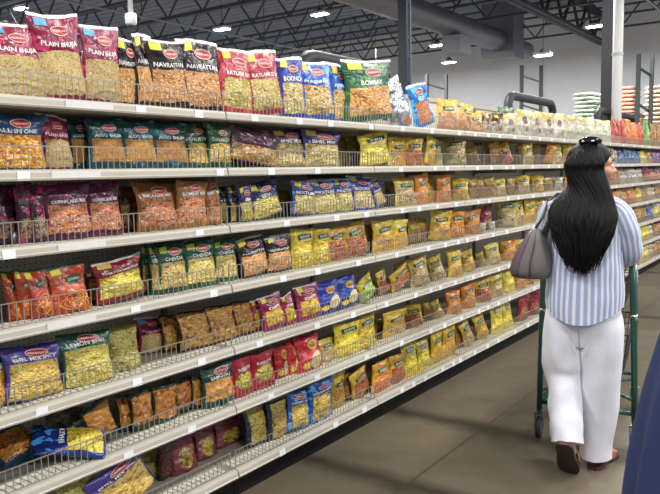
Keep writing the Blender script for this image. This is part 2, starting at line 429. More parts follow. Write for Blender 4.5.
for k in range(-2, 10):
    y0 = J0 + k * BW; e = empty('shelving_bay', (0, y0, 0))
    back_me, top_me, up_me = low_ if k < 2 else high_
    inst('kick_plate', kick_me, e); inst('back_panel', back_me, e); inst('top_rail', top_me, e); inst('upright', up_me, e)
    for i, z in enumerate(SZ):
        s = inst('shelf', sm, e, (0, 0, z)); inst('price_rail', lm_, s); inst('wire_fence', fm, s); inst('slotted_strip', stm, s)
        if i < 6: inst('bracket', br_me, s, (0, .02, 0)); inst('bracket', br_me, s, (0, BW - .02, 0))
        for ty in tagY[i]:
            if y0 + .03 < ty < y0 + BW - .03: inst('price_tag', tg, s, (XL + .0005, ty - y0, 0)).rotation_euler.y = random.uniform(-.1, 0)
        for ty in proY.get(i, []):
            if y0 + .1 < ty < y0 + BW - .1: inst('promo_strip', tg2, s, (XL + .0005, ty - y0, 0))
    o = ['bay behind the camera, out of the picture on the left', 'bay at the left edge, holding the maroon and black bags', 'bay from the red bags to the green bag on top',
         'bay below the silver foil bag', 'bay below the yellow bags on the top shelf', 'bay just left of the taupe handbag', 'bay behind the handbag', 'bay behind the woman\'s left shoulder', 'bay behind the woman\'s head',
         'bay right of the woman\'s face', 'bay second from the far end', 'bay at the far end, right picture edge'][k + 2]
    tag(e, 'cream metal seven-shelf shelving ' + o, 'shelving', 'shelving bays of the long gondola')
# ================================================================ SNACK BAGS
def film_group():
    g = bpy.data.node_groups.new('snack_film', 'ShaderNodeTree')
    I = g.interface
    for n, t, d in (('H', 'Color', None), ('A', 'Color', None), ('C1', 'Color', None), ('C2', 'Color', None), ('C3', 'Color', None), ('Strip', 'Color', None),
                    ('cs', 'Float', 90.), ('hv', 'Float', .6), ('bv', 'Float', .1), ('mu', 'Float', .06), ('arch', 'Float', 0.), ('sv', 'Float', .965), ('acc', 'Float', .6), ('round', 'Float', 0.)):
        s = I.new_socket(name=n, in_out='INPUT', socket_type='NodeSocket' + t)
    I.new_socket(name='Color', in_out='OUTPUT', socket_type='NodeSocketColor'); I.new_socket(name='Normal', in_out='OUTPUT', socket_type='NodeSocketVector')
    I.new_socket(name='Rough', in_out='OUTPUT', socket_type='NodeSocketFloat')
    gi = g.nodes.new('NodeGroupInput').outputs; go = g.nodes.new('NodeGroupOutput')
    tc = nd(g, 'ShaderNodeTexCoord'); uv = nd(g, 'ShaderNodeSeparateXYZ', i_Vector=tc.outputs['UV']); u, v = uv.outputs[0], uv.outputs[1]
    rnd = nd(g, 'ShaderNodeObjectInfo').outputs['Random']
    off = nd(g, 'ShaderNodeCombineXYZ', i_X=mth(g, 'MULTIPLY', rnd, 7.0), i_Y=mth(g, 'MULTIPLY', rnd, 3.0)).outputs[0]
    va = nd(g, 'ShaderNodeVectorMath', operation='ADD'); g.links.new(tc.outputs['Object'], va.inputs[0]); g.links.new(off, va.inputs[1]); P = va.outputs[0]
    cr = nd(g, 'ShaderNodeTexNoise', i_Vector=P, i_Scale=16.0, i_Detail=3.0, i_Distortion=1.2)
    uc = mth(g, 'SUBTRACT', u, .5); u2 = mth(g, 'MULTIPLY', mth(g, 'MULTIPLY', uc, uc), 4.0)
    he = mth(g, 'ADD', mth(g, 'ADD', gi['hv'], mth(g, 'MULTIPLY', u2, gi['arch'])), mth(g, 'MULTIPLY', mth(g, 'SUBTRACT', cr.outputs[0], .5), .04))
    inw = mth(g, 'MULTIPLY', mth(g, 'LESS_THAN', v, he), mth(g, 'GREATER_THAN', v, mth(g, 'ADD', gi['bv'], mth(g, 'MULTIPLY', mth(g, 'SUBTRACT', cr.outputs[0], .5), .1))))
    inw = mth(g, 'MULTIPLY', inw, mth(g, 'LESS_THAN', mth(g, 'ABSOLUTE', uc), mth(g, 'SUBTRACT', .5, gi['mu'])))
    # oval window where 'round' is set
    vc = mth(g, 'DIVIDE', mth(g, 'SUBTRACT', v, mth(g, 'MULTIPLY', mth(g, 'ADD', gi['hv'], gi['bv']), .5)), mth(g, 'MULTIPLY', mth(g, 'SUBTRACT', gi['hv'], gi['bv']), .5))
    un = mth(g, 'DIVIDE', uc, mth(g, 'SUBTRACT', .5, gi['mu']))
    ov = mth(g, 'LESS_THAN', mth(g, 'ADD', mth(g, 'MULTIPLY', un, un), mth(g, 'MULTIPLY', vc, vc)), 1.0)
    inw = mth(g, 'MULTIPLY', inw, mth(g, 'MAXIMUM', mth(g, 'SUBTRACT', 1.0, gi['round']), ov))
    # snack pieces
    dn = nd(g, 'ShaderNodeTexNoise', i_Vector=P, i_Scale=mth(g, 'MULTIPLY', gi['cs'], 1.0), i_Detail=1.0)
    dv = nd(g, 'ShaderNodeVectorMath', operation='MULTIPLY_ADD'); g.links.new(dn.outputs['Color'], dv.inputs[0]); dv.inputs[1].default_value = (.012, .012, .012); g.links.new(P, dv.inputs[2])
    vo = nd(g, 'ShaderNodeTexVoronoi', i_Vector=dv.outputs[0], i_Scale=mth(g, 'MULTIPLY', gi['cs'], 1.3)); vc3 = nd(g, 'ShaderNodeSeparateXYZ', i_Vector=vo.outputs['Color'])
    col = mixc(g, mth(g, 'GREATER_THAN', vc3.outputs[0], .45), gi['C1'], gi['C2'])
    col = mixc(g, mth(g, 'GREATER_THAN', vc3.outputs[1], .87), col, gi['C3'])
    col = mixc(g, mth(g, 'MULTIPLY', mth(g, 'SUBTRACT', vo.outputs['Distance'], .42, clamp=True), 1.3, clamp=True), col, gi['C3'])  # shade in the gaps between pieces, put into the colour
    an = nd(g, 'ShaderNodeTexNoise', i_Vector=P, i_Scale=26.0, i_Detail=2.0)
    hc = mixc(g, mth(g, 'GREATER_THAN', an.outputs[0], gi['acc']), gi['H'], gi['A'])
    col = mixc(g, inw, hc, col)
    col = mixc(g, mth(g, 'GREATER_THAN', v, gi['sv']), col, gi['Strip'])
    hs = nd(g, 'ShaderNodeHueSaturation', i_Color=col, i_Value=mth(g, 'MULTIPLY_ADD', rnd, .22, .89), i_Hue=mth(g, 'MULTIPLY_ADD', rnd, .012, .494))
    g.links.new(hs.outputs[0], go.inputs['Color'])
    hgt = mth(g, 'ADD', mth(g, 'MULTIPLY', mth(g, 'MULTIPLY', vo.outputs['Distance'], inw), -.6), mth(g, 'MULTIPLY', cr.outputs[0], 1.3))
    b = nd(g, 'ShaderNodeBump', i_Height=hgt, i_Strength=.7, i_Distance=.010); g.links.new(b.outputs[0], go.inputs['Normal'])
    g.links.new(mth(g, 'MULTIPLY_ADD', cr.outputs[0], .25, .12), go.inputs['Rough'])
    return g
FG = film_group()
# name: description, header, accent, snack colours (last one also shades the gaps), snack scale, header edge, bottom band, side margin, arch, strip, accent level, typical w, h, lettering, lettering colour, logo, sticker, round
def S(desc, H_, A, c, cs=90, hv=.6, bv=.1, mu=.07, arch=0, strip=None, acc=.62, wh=(.2, .27), txt=None, tcol='e8e4dc', logo=None, stk=None, rnd=0, band=None, lump=.004, short=None, cat='bag of snacks', pic=None):
    return dict(desc=desc, H=H_, A=A, c=c, cs=cs, hv=hv, bv=bv, mu=mu, arch=arch, strip=strip, acc=acc, wh=wh, txt=txt, tcol=tcol, logo=logo, stk=stk, rnd=rnd, band=band, lump=lump, short=short, cat=cat, pic=pic)
ORG = ('d8a45c', 'c98d45', '9a6030')
STY = {
 'PB': S('maroon bag of fine pale noodles', '7d1538', 'b8305f', ('d3bd86', 'c6ab72', '977d48'), 170, .56, .05, .05, -.03, 'e6e2dd', .6, (.21, .33), 'PLAIN BHUJIA', logo='o', stk='4f9cc4', short='maroon bag'),
 'BN': S('black bag of orange-brown nut mix', '24191c', '4b3a34', ('d6a566', 'c8904f', '8a5630'), 85, .56, .08, .06, 0, 'dedada', .66, (.18, .28), 'NAVRATTAN', logo='o', stk='d8cf3a', short='black bag'),
 'RD': S('red bag of yellow-green snack', 'a31c34', 'd04a58', ('cdbb6a', 'b9a352', '857434'), 80, .56, .08, .08, 0, 'e6e2dd', .6, (.17, .27), 'RATLAMI SEV', logo='o', stk='e3c32d', short='red bag'),
 'BL': S('dark blue bag of beige snack', '26337c', '3d57b4', ('cdb77a', 'b8a063', '83703c'), 90, .58, .08, .1, 0, 'dcdfe8', .6, (.14, .26), 'BOONDI', logo='o', stk='d9cf3a', short='dark blue bag'),
 'BB': S('bright blue bag of beige nut mix', '1f4fa0', '4f9fd6', ('c9a866', 'b28c4b', '74532a'), 80, .58, .08, .1, 0, 'dcdfe8', .58, (.14, .26), 'PUNJABI MIX', logo='o', stk='e0b83a', short='bright blue bag'),
 'GR': S('dark green bag of orange crunchy mix', '22552f', '3f8a45', ('cf9a4b', 'c08338', '885523'), 75, .55, .1, .06, 0, 'dfe3dc', .6, (.22, .27), 'BOMBAY', logo='o', stk='d9cf3a', short='green bag'),
 'SI': S('crumpled silver foil bag', '8f9096', 'c9cacd', ('9a9a9c', 'b9b9bb', '6d6d70'), 20, .0, .0, .06, 0, None, .5, (.18, .2), lump=.014, short='silver foil bag'),
 'SK': S('sky blue bag of orange crumb snack', '1e6fb8', '62b9ea', ('cf8a50', 'bd7440', '8c4f28'), 95, .6, .08, .16, 0, 'dcdfe8', .52, (.15, .24), 'MIX', logo='o', stk=None, short='sky blue bag'),
 'TL': S('teal bag of amber noodles', '0f4048', '23808a', ('c9964c', 'bf8840', '966028'), 170, .60, .16, .06, .02, None, .6, (.17, .25), 'ALOO BHUJIA', logo='o', short='teal bag'),
 'AO': S('navy blue bag of yellow and orange mix', '123560', '1c5d97', ('d9b04a', 'cf9430', 'a5602a'), 60, .62, .04, .05, .02, None, .64, (.2, .25), 'ALL IN ONE', logo='o', short='navy bag'),
 'DG': S('dark green bag of yellow crunchy mix', '1f4a2c', '3b7a40', ('cdb464', 'c6a04a', '8c6f30'), 85, .58, .14, .06, -.05, None, .62, (.15, .25), 'DALMOTH', 'b9c4b0', logo='o', short='dark green bag'),
 'PL': S('slumped plum-purple bag of brown mix', '3f1730', '6a2c50', ('c79f5a', 'a97a3c', '6b4420'), 75, .52, .03, .05, 0, None, .62, (.26, .2), logo=None, stk=None, short='plum bag'),
 'PU': S('purple bag of pale yellow puffed rice mix', '3b2c64', '62509a', ('cdbc7c', 'c2ac62', '857238'), 70, .62, .04, .05, 0, None, .62, (.18, .23), 'BHEL MIX', logo='o', stk='c9a93a', short='purple bag'),
 'DY': S('dull yellow bag', '8a7c34', 'a59440', ('a8954c', '94803e', '5c502a'), 80, .6, .05, .1, 0, None, .6, (.13, .21), short='dull yellow bag'),
 'CF': S('plum bag of cornflake mix', '551a3a', '9c2f66', ('cf9060', 'c07a4c', '8e4e30'), 65, .62, .14, .06, .02, None, .64, (.2, .25), 'CORNFLAKES MIX', logo=None, short='plum cornflake bag'),
 'CS': S('narrow dark plum bag with crimson patch', '3b1730', 'a02050', ('96785c', '7c5f45', '4a3224'), 70, .45, .1, .1, 0, None, .58, (.1, .23), short='narrow plum bag'),
 'DB': S('dark brown bag', '4a2e1c', '6a4428', ('94683c', '7c5428', '4c301a'), 75, .65, .08, .06, 0, None, .6, (.13, .22), short='dark brown bag'),
 'BO': S('orange-brown bag of spicy nut mix', '8c5a22', 'ad7a30', ('c8895a', 'b8744a', '7c3f28'), 75, .66, .12, .06, .02, None, .62, (.19, .25), 'BOMBAY MIX', logo='o', short='orange-brown bag'),
 'BI': S('orange-brown bag of reddish spicy mix', '8c5a22', 'a4702a', ('c8895a', 'b8744a', '7c3f28'), 75, .66, .12, .06, .02, None, .62, (.19, .25), 'BIKANERI MIX', logo='o', short='orange bag'),
 'NV': S('dark navy bag of yellow snack', '1d2148', '3a3f7a', ('c9ba55', 'b7a23c', '7e6f28'), 75, .55, .05, .08, 0, None, .6, (.14, .22), 'SEV', logo='o', stk='cfc23a', short='navy bag'),
 'BS': S('blue bag of pale yellow snack', '1f3f86', '3a6fc0', ('cfc070', 'bda954', '877636'), 80, .58, .05, .08, 0, 'c9ccd6', .6, (.14, .22), 'MIXTURE', logo='o', stk='cfc23a', short='blue bag'),
 'CH': S('red-orange pouch with green oval and yellow sticker', 'a03a22', 'b5482a', ('b5482a', 'c96a30', '8c2c1c'), 60, .0, .0, .1, 0, '2f5f44', .6, (.15, .25), None, logo='c', stk='ddd03a', pic='chakli', short='red-orange pouch'),
 'KM': S('crimson bag of chunky yellow mix', '7a1a2c', 'b03048', ('c9b84e', 'bfa83c', '8d7a2c'), 60, .66, .14, .05, -.02, 'cfc9c6', .66, (.2, .27), 'KHATTA MEETHA', stk='c9b03a', short='crimson bag'),
 'GB': S('deep green bag of pale yellow chevda', '14452f', '2a6b48', ('d0bf78', 'c6ab5c', '94763a'), 80, .62, .12, .06, 0, None, .62, (.17, .25), 'CHEVDA', logo='o', stk='b9c23a', short='deep green bag'),
 'YF': S('yellow bag of bright yellow puffs with green patch', 'b9a028', 'd8c240', ('d9c548', 'cdb536', 'a38a26'), 50, .66, .1, .04, 0, None, .5, (.15, .25), band='g', short='yellow puff bag'),
 'YB': S('yellow bag of golden snack with green label', 'c09c24', 'd8bb3c', ('d0a446', 'c08f34', '8d6424'), 85, .55, .05, .08, .02, None, .5, (.15, .22), band='g', short='golden yellow bag'),
 'YR': S('yellow bag of red-brown snack with green label', 'b98f24', 'cfab38', ('b5693a', 'a0552c', '6b3018'), 80, .58, .05, .08, .02, None, .5, (.15, .22), band='g', short='red-brown snack bag'),
 'YO': S('orange-topped yellow bag with green label', 'c68a22', 'd9762a', ('cf8f3c', 'c27a2e', '8d4e1e'), 80, .6, .05, .07, .02, None, .52, (.15, .22), band='g', short='orange-topped bag'),
 'YP': S('yellow bag of pale mixed snack with green label', 'bfa030', 'd4bd50', ('c4ab78', 'ad905a', '7c5f38'), 80, .6, .05, .06, .02, None, .5, (.15, .22), band='g', short='pale mix bag'),
 'YL': S('wide clear bag with dark green banner', 'b3a05c', '8f8c4c', ('bba877', 'a38d58', '6e5a34'), 75, .62, .04, .05, 0, None, .55, (.22, .22), band='g', short='wide bannered bag'),
 'YE': S('plain yellow bag full of peach sticks', 'c7a338', 'd9bc4c', ('cf9d63', 'c8925a', 'a97040'), 70, .55, .0, .02, 0, None, .5, (.18, .2), band='g', short='peach stick bag'),
 'YD': S('brown and yellow bag of dark snack', 'a0802c', 'b8963c', ('b0824a', '98683a', '64442a'), 80, .6, .05, .08, 0, None, .5, (.13, .21), short='brown and yellow bag'),
 'YG': S('yellow bag of leafy green snack', 'a89a2c', 'c2b23c', ('8fae4c', 'a3b85c', '5d7a2c'), 60, .55, .05, .06, 0, None, .5, (.17, .22), band='g', short='leafy green bag'),
 'ML': S('lilac purple bag of yellow spicy mix', '4a3a8c', '6c5cb4', ('d6c162', 'd0b450', '9c6a34'), 75, .70, .03, .05, .0, None, .62, (.2, .27), 'BHEL MIX SPICY', logo='o', short='lilac bag'),
 'LB': S('green-topped bag of lemony yellow mix', '12503c', '2a8c7c', ('cdc062', 'c6b452', '8c7c34'), 85, .74, .03, .04, -.05, None, .64, (.18, .27), 'LEMON BHEL', logo='o', short='green-topped bag'),
 'LP': S('clear bag of pale green-yellow mix', '8a8440', '9c9650', ('b3aa5c', 'a39848', '6e6430'), 70, .95, .0, .02, 0, None, .6, (.17, .26), short='pale green bag'),
 'CC': S('clear bag of brown fried chips', '2b2016', '4a3a24', ('b98a3c', 'a3742c', '66451a'), 48, .97, .08, .03, 0, None, .6, (.17, .25), lump=.008, short='brown chip bag'),
 'CR': S('crimson bag of yellow banana chips', '8c1c48', 'b8326a', ('d3b03a', 'c8a02e', '8d6c1e'), 40, .58, .14, .12, -.04, 'cfc9cc', .6, (.13, .22), 'CHIPS', logo='o', stk='c3c03a', short='crimson chip bag'),
 'RB': S('royal blue bag with round yellow badge', '20348c', '3450b4', ('20348c', '2c44a0', '20348c'), 60, .0, .0, .1, 0, None, .6, (.13, .23), None, pic='corn', short='royal blue bag'),
 'OP': S('clear bag of orange puffed pastries with dark green base', '1c3326', '2f5a40', ('c98a3c', 'b87830', '80481c'), 38, .92, .16, .04, 0, None, .6, (.13, .2), lump=.008, short='orange pastry bag'),
 'SM': S('dark green bag of golden samosa pieces', '173c34', '2f6a5c', ('d6a050', 'c88f40', '9a6428'), 36, .64, .18, .05, 0, None, .62, (.18, .24), 'SAMOSAI', logo='o', lump=.008, short='samosa bag'),
 'RG': S('crimson pouch with round window of yellow-green sticks', 'a01c30', 'c83848', ('bdb04c', 'aa9c3c', '6e6424'), 60, .66, .2, .1, 0, None, .62, (.15, .22), 'RIBBON', rnd=1, short='round-window pouch'),
 'RR': S('bright red glossy bag with round yellow badge', 'b5151c', 'd43a34', ('b5151c', 'c92a26', 'b5151c'), 60, .0, .0, .1, 0, None, .58, (.16, .24), None, pic='corn', short='bright red bag'),
 'NT': S('navy and teal bag of orange mix', '142c48', '1f5f74', ('c98c44', 'b37434', '704220'), 70, .55, .04, .06, 0, None, .6, (.2, .26), 'MIX', logo='o', short='navy-teal bag'),
 'NB': S('navy bag with sky blue edge and yellow snack', '1a2c6a', '3f8fd0', ('d0bd4c', 'c4ab38', '8c7424'), 70, .55, .05, .07, 0, None, .56, (.19, .26), 'KHASTA', logo=None, short='navy yellow-snack bag'),
 'MP': S('brown-pink pouch with round window', '6e3038', '8c4848', ('a88c3c', '8c7430', '583c1c'), 50, .62, .12, .16, 0, None, .6, (.15, .2), rnd=1, short='brown-pink pouch'),
 'DM': S('dark maroon pouch', '3a1418', '5a2226', ('5a3a20', '4a2c18', '2c180e'), 60, .5, .1, .2, 0, None, .6, (.13, .2), rnd=1, short='dark maroon pouch'),
 'CV': S('clear bag of yellow chevda with dark navy edges', '1a2236', '2c3a58', ('c2ac58', 'ad9444', '745a26'), 75, .97, .08, .14, 0, None, .6, (.14, .23), short='clear chevda bag'),
 'CB': S('blue-edged bag of mixed chevda', '1d478c', '4fa3dc', ('cbb25c', 'b59a44', '7c5c28'), 65, .66, .08, .12, 0, None, .56, (.15, .25), 'KASHMIRI MIX', logo='o', short='blue-edged bag'),
 'CO': S('yellow bag of orange sticks with green label', 'c49a2a', 'd4702a', ('cf7a38', 'c46a30', '8f4220'), 45, .6, .03, .08, 0, None, .52, (.16, .23), band='g', short='orange stick bag'),
 'RE': S('wine red bag', '7c1424', 'a82a3c', ('a8743c', '94602c', '5c2c18'), 60, .58, .1, .2, 0, None, .6, (.15, .22), rnd=1, short='wine red bag'),
 'PW': S('white pouch with yellow top and round brown print', 'cbb966', 'd8d2b8', ('cfcabc', 'c2baa8', '9aa08a'), 40, .78, .04, .04, 0, None, .5, (.15, .19), pic='spot', short='white pouch'),
 'WB': S('white and brown date pouch', '9c8a70', '5a3c28', ('cfc6b8', 'b8a994', '6e4c34'), 45, .62, .04, .04, 0, None, .5, (.13, .18), pic='spot', short='date pouch'),
 'LG': S('leafy dark green bundle bag', '2c4a2c', '4a6a3a', ('3a5a34', '5a7a48', '2a3a20'), 30, .6, .0, .04, 0, None, .5, (.17, .16), lump=.015, short='dark green bundle bag'),
 'FR': S('red crisp bag', '9c3030', 'b85a44', ('b05a40', '9c3a30', '8c1c1c'), 30, .4, .3, .1, 0, None, .5, (.2, .24), short='red crisp bag'),
 'FO': S('orange crisp bag', 'b8622f', 'cf8a48', ('c88a4c', 'b8652f', 'a04018'), 30, .4, .3, .1, 0, None, .5, (.2, .24), short='orange crisp bag'),
 'FG': S('light green crisp bag', '5f8a40', '86ac58', ('86ac58', '5f8a40', '3c6e20'), 30, .4, .3, .1, 0, None, .5, (.2, .24), short='light green crisp bag'),
 'FB': S('mid-blue crisp bag', '34557f', '6485a8', ('5c7ca0', '34557f', '1c3c6c'), 30, .4, .3, .1, 0, None, .5, (.2, .2), short='mid-blue crisp bag'),
 'FY': S('lemon yellow crisp bag', 'cfb62c', 'e0d058', ('d8c23c', 'cfb62c', '9c8418'), 30, .4, .3, .1, 0, None, .5, (.2, .2), short='lemon yellow crisp bag'),
 'FP': S('violet crisp bag', '5c2c6c', '8a50a0', ('8a5080', '5c2c6c', '3c1848'), 30, .4, .3, .1, 0, None, .5, (.2, .2), short='violet crisp bag'),
 'FN': S('tan brown snack bag', '8c6238', 'ac8454', ('b88c58', '9c7040', '64401f'), 50, .6, .1, .06, 0, None, .5, (.18, .2), short='tan brown bag'),
 'FW': S('whitish clear packet', 'b0a898', 'ccc6bc', ('bfb6a4', 'a89c88', '6e6252'), 50, .8, .1, .04, 0, None, .5, (.16, .18), short='whitish packet'),
}
def bag_material(k, s):
    m, nt, p = new_mat('snack_film_' + k)
    n = nt.nodes.new('ShaderNodeGroup'); n.node_tree = FG
    for a, c in (('H', s['H']), ('A', s['A']), ('C1', s['c'][0]), ('C2', s['c'][1]), ('C3', s['c'][2]), ('Strip', s['strip'] or s['H'])): n.inputs[a].default_value = hexc(c)
    for a, v in (('cs', s['cs']), ('hv', s['hv']), ('bv', s['bv']), ('mu', s['mu']), ('arch', s['arch']), ('acc', s['acc']), ('round', s['rnd']), ('sv', .962 if s['strip'] else 2.)): n.inputs[a].default_value = float(v)
    nt.links.new(n.outputs['Color'], p.inputs['Base Color']); nt.links.new(n.outputs['Normal'], p.inputs['Normal']); nt.links.new(n.outputs['Rough'], p.inputs['Roughness'])
    p.inputs['Specular IOR Level'].default_value = .55
    if k == 'SI': p.inputs['Metallic'].default_value = .8
    return m
def surf_fn(w, h, t, seed, lump, puff):
    """front/back surface of a filled pillow bag"""
    sd = Vector((seed * 13.1, seed * 7.7, seed * 3.3))
    def half(v):                                       # half width: tucked at the fill line, flared at the seal
        return w / 2 * (.94 + .06 * math.cos(v * PI * 2) - .05 * math.exp(-((v - .72) / .12) ** 2) + .012 * noise.noise(sd + Vector((0, 0, v * 9))))
    def prof(v):
        b = min(1, (v / .12)) ** .5 * .45 + .55
        return t / 2 * b * max(.035, (1 - max(0, (v - .12) / .88) ** 2.2)) ** .8
    sl = .03 * noise.noise(sd * 2)
    def P(c, s_, v):                                   # c in [-1,1] across, s_ sign/depth of the lens
        x = half(v) * c; th = prof(v)
        n1 = noise.noise(sd + Vector((x * 14, v * 4, s_ * 2))); n2 = noise.noise(sd + Vector((x * 45, v * 13, s_ * 5)))
        fade = max(0, abs(s_)) ** .5
        y = math.copysign(abs(s_) ** 1.15, s_) * th + (n1 * .012 + n2 * lump) * (.3 + .7 * min(1, th / (t * .25))) * fade * (1 if s_ > 0 else 1)
        y += .02 * v * v * math.sin(seed) + (.010 * v ** 3) * noise.noise(sd + Vector((x * 22, 0, 5)))
        z = h * v + h * .035 * v ** 4 * math.sin(x / w * 3 + seed * 2) + sl * x * v * 3 + .006 * n1 * (v > .05)
        z += h * .02 * (1 - v) ** 6 * c * c
        return Vector((x, y, max(z, 0)))
    return P
def bag_body(w, h, t, seed, lump, m):
    P = surf_fn(w, h, t, seed, lump, 1); NU, NV = 36, 26
    bm = bmesh.new(); uvl = bm.loops.layers.uv.new('uv'); rows = []
    for j in range(NV + 1):
        v = j / NV; row = []
        for i in range(NU):
            a = 2 * PI * i / NU; c = math.cos(a); row.append((bm.verts.new(P(c, -math.sin(a), v)), (c + 1) / 2, v))
        rows.append(row)
    for A, B in zip(rows, rows[1:]):
        for i in range(NU):
            k = (i + 1) % NU; q = [A[i], B[i], B[k], A[k]]
            f = bm.faces.new([x[0] for x in q]); f.smooth = True
            for l, x in zip(f.loops, q): l[uvl].uv = (x[1], x[2])
    for row, rev in ((rows[0], False), (rows[-1], True)):
        vs = [x[0] for x in row]; f = bm.faces.new(list(reversed(vs)) if rev else vs)
        for l in f.loops: l[uvl].uv = (.5, .0 if not rev else 1.)
    bmesh.ops.recalc_face_normals(bm, faces=bm.faces)
    me = bpy.data.meshes.new('snack_bag'); bm.to_mesh(me); bm.free(); me.materials.append(m); return me, P
def decal(P, w, h, verts, faces, u0, v0, sx, rot=0, off=.0025, arc=0):
    """wrap flat x/y shapes on the bag front; x,y in metres around (u0,v0)"""
    out = []
    for (x, y, *_) in verts:
        x *= sx; y *= sx; y += -arc * x * x
        X = x * math.cos(rot) - y * math.sin(rot); Y = x * math.sin(rot) + y * math.cos(rot)
        c = max(-.97, min(.97, (u0 - .5) * 2 + X / (w / 2))); v = max(.01, min(.985, v0 + Y / h))
        p = P(c, -math.sqrt(max(0, 1 - c * c)), v); p.y -= off; out.append(tuple(p))
    mb = MB(); mb.v = out; mb.f = list(faces); return mb
def grid(a, b, nx=8, ny=4):
    v = [(-a / 2 + a * i / nx, -b / 2 + b * j / ny) for j in range(ny + 1) for i in range(nx + 1)]
    f = [(j * (nx + 1) + i, j * (nx + 1) + i + 1, (j + 1) * (nx + 1) + i + 1, (j + 1) * (nx + 1) + i) for j in range(ny) for i in range(nx)]
    return v, f
def disc(a, b, n=20):
    v = [(0, 0)]; f = []
    for r_ in (.5, 1):
        v += [(a / 2 * r_ * math.cos(2 * PI * i / n), b / 2 * r_ * math.sin(2 * PI * i / n)) for i in range(n)]
    for i in range(n):
        k = (i + 1) % n; f.append((0, 1 + i, 1 + k)); f.append((1 + i, 1 + n + i, 1 + n + k, 1 + k))
    return v, f
def ringshape(a, b, wd, n=24):
    v = []; f = []
    for i in range(n):
        t = 2 * PI * i / n; v += [(a / 2 * math.cos(t), b / 2 * math.sin(t)), ((a / 2 - wd) * math.cos(t), (b / 2 - wd) * math.sin(t))]
    for i in range(n):
        k = (i + 1) % n; f.append((2 * i, 2 * k, 2 * k + 1, 2 * i + 1))
    return v, f
inkm = {}
def ink(c): return mat('ink_' + c, c, .35, noise_amt=.02)
CACHE = {}
def bag_kit(k, var):
    if (k, var) in CACHE: return CACHE[k, var]
    s = STY[k]; w, h = s['wh']; t = max(.05, min(.085, w * .4))
    if ('m', k) not in CACHE: CACHE['m', k] = bag_material(k, s)
    me, P = bag_body(w, h, t, var * 1.7 + len(k) + sum(map(ord, k)) % 17, s['lump'], CACHE['m', k])
    kids = []
    D = lambda nm, sh, u, v, col, sx=1, rot=0, off=.0025, arc=0: kids.append((nm, decal(P, w, h, sh[0], sh[1], u, v, sx, rot, off, arc).mesh(nm, ink(col)), []))
    hv = s['hv']
    if s['logo'] == 'o':
        lw = min(.075, w * .4); lv = min(.93, (hv + .96) / 2 + .04) if s['txt'] else (hv + .96) / 2
        lg = ('brand_logo', decal(P, w, h, *disc(lw, lw * .52), .55, lv, 1, 0).mesh('brand_logo', ink('a8202c')), [])
        v_, f_ = ringshape(lw * 1.04, lw * .56, .003); lg[2].append(('logo_rim', decal(P, w, h, v_, f_, .55, lv, 1, 0, .0035).mesh('logo_rim', ink('d8c8a8'))))
        tv, tf = text_tris("Haldiram's", 1.0, .012); mx = max(a[0] for a in tv) * 2
        lg[2].append(('logo_lettering', decal(P, w, h, tv, tf, .55, lv, lw * .8 / mx, 0, .004).mesh('logo_lettering', ink('efe6e0'))))
        kids.append(lg)
    if s['logo'] == 'c':
        D('brand_logo', disc(.05, .018), .6, .86, 'b02030'); D('name_label', disc(.075, .042), .62, .70, '1f5a34', off=.003)
        tv, tf = text_tris('CHAKLI', 1.0, .015); D('lettering', (tv, tf), .62, .70, 'e8e4d4', .016, off=.0045)
    if s['txt']:
        tv, tf = text_tris(s['txt'], 1.0, .02); mx = max(a[0] for a in tv) * 2
        D('lettering', (tv, tf), .5, max(hv + .065, .62), s['tcol'], min(w * .8 / mx, .027), 0, .004, -1.2 if k in ('PB', 'KM', 'DG') else 0)
    if s['stk']: D('price_sticker', grid(w * .24, .030), .21, .9 if k != 'PB' else .9, s['stk'], off=.003)
    if s['band'] == 'g':
        vb = hv + (.13 if k not in ('YL',) else .2)
        D('name_label', grid(w * .62, h * .13), .52, vb, '17402c', 1, .1, .003)
        rr = random.Random(var + len(k)); mb_v = []; mb_f = []
        for q in range(7):                             # strokes of the small unreadable lettering
            x = -w * .22 + q * w * .065; n = len(mb_v); hh = h * (.028 if q % 3 else .04)
            mb_v += [(x, -hh), (x + w * .035, -hh), (x + w * .045, hh), (x + w * .01, hh)]; mb_f.append((n, n + 1, n + 2, n + 3))
        D('label_lettering', (mb_v, mb_f), .52, vb, 'c9d2c4', 1, .1, .0045)
    if s['pic'] == 'corn':
        D('badge', disc(w * .42, w * .42), .6, .72, 'd0a42c', off=.003); D('badge_print', disc(w * .27, w * .25), .6, .72, 'a8702a', off=.0045)
        v_, f_ = disc(w * .5, w * .75); D('snack_picture', (v_, f_), .66, .3, 'cdb78c', off=.003, rot=-.3)
        D('price_flash', disc(w * .3, w * .3, 12), .25, .2, 'd9b62c', off=.004)
    if s['pic'] == 'chakli':
        for q, (a, b, r_) in enumerate(((.62, .34, .05), (.42, .22, .042), (.74, .17, .045))):
            for z_ in (1, .62, .28): D('snack_picture', ringshape(r_ * 2 * z_, r_ * 1.5 * z_, .0065), a, b, 'd8873a' if z_ != .62 else 'c8702c', off=.003 + q * .0006)
    if s['pic'] == 'spot':
        D('round_print', disc(w * .36, w * .36), .5, .62, '6e4a34', off=.003); D('round_print', disc(w * .26, w * .2), .62, .28, 'a8462c', off=.003)
        D('yellow_flash', grid(w * .3, h * .12), .3, .82, 'd6bd3a', off=.003)
    CACHE[k, var] = (me, kids, (w, h, t)); return CACHE[k, var]

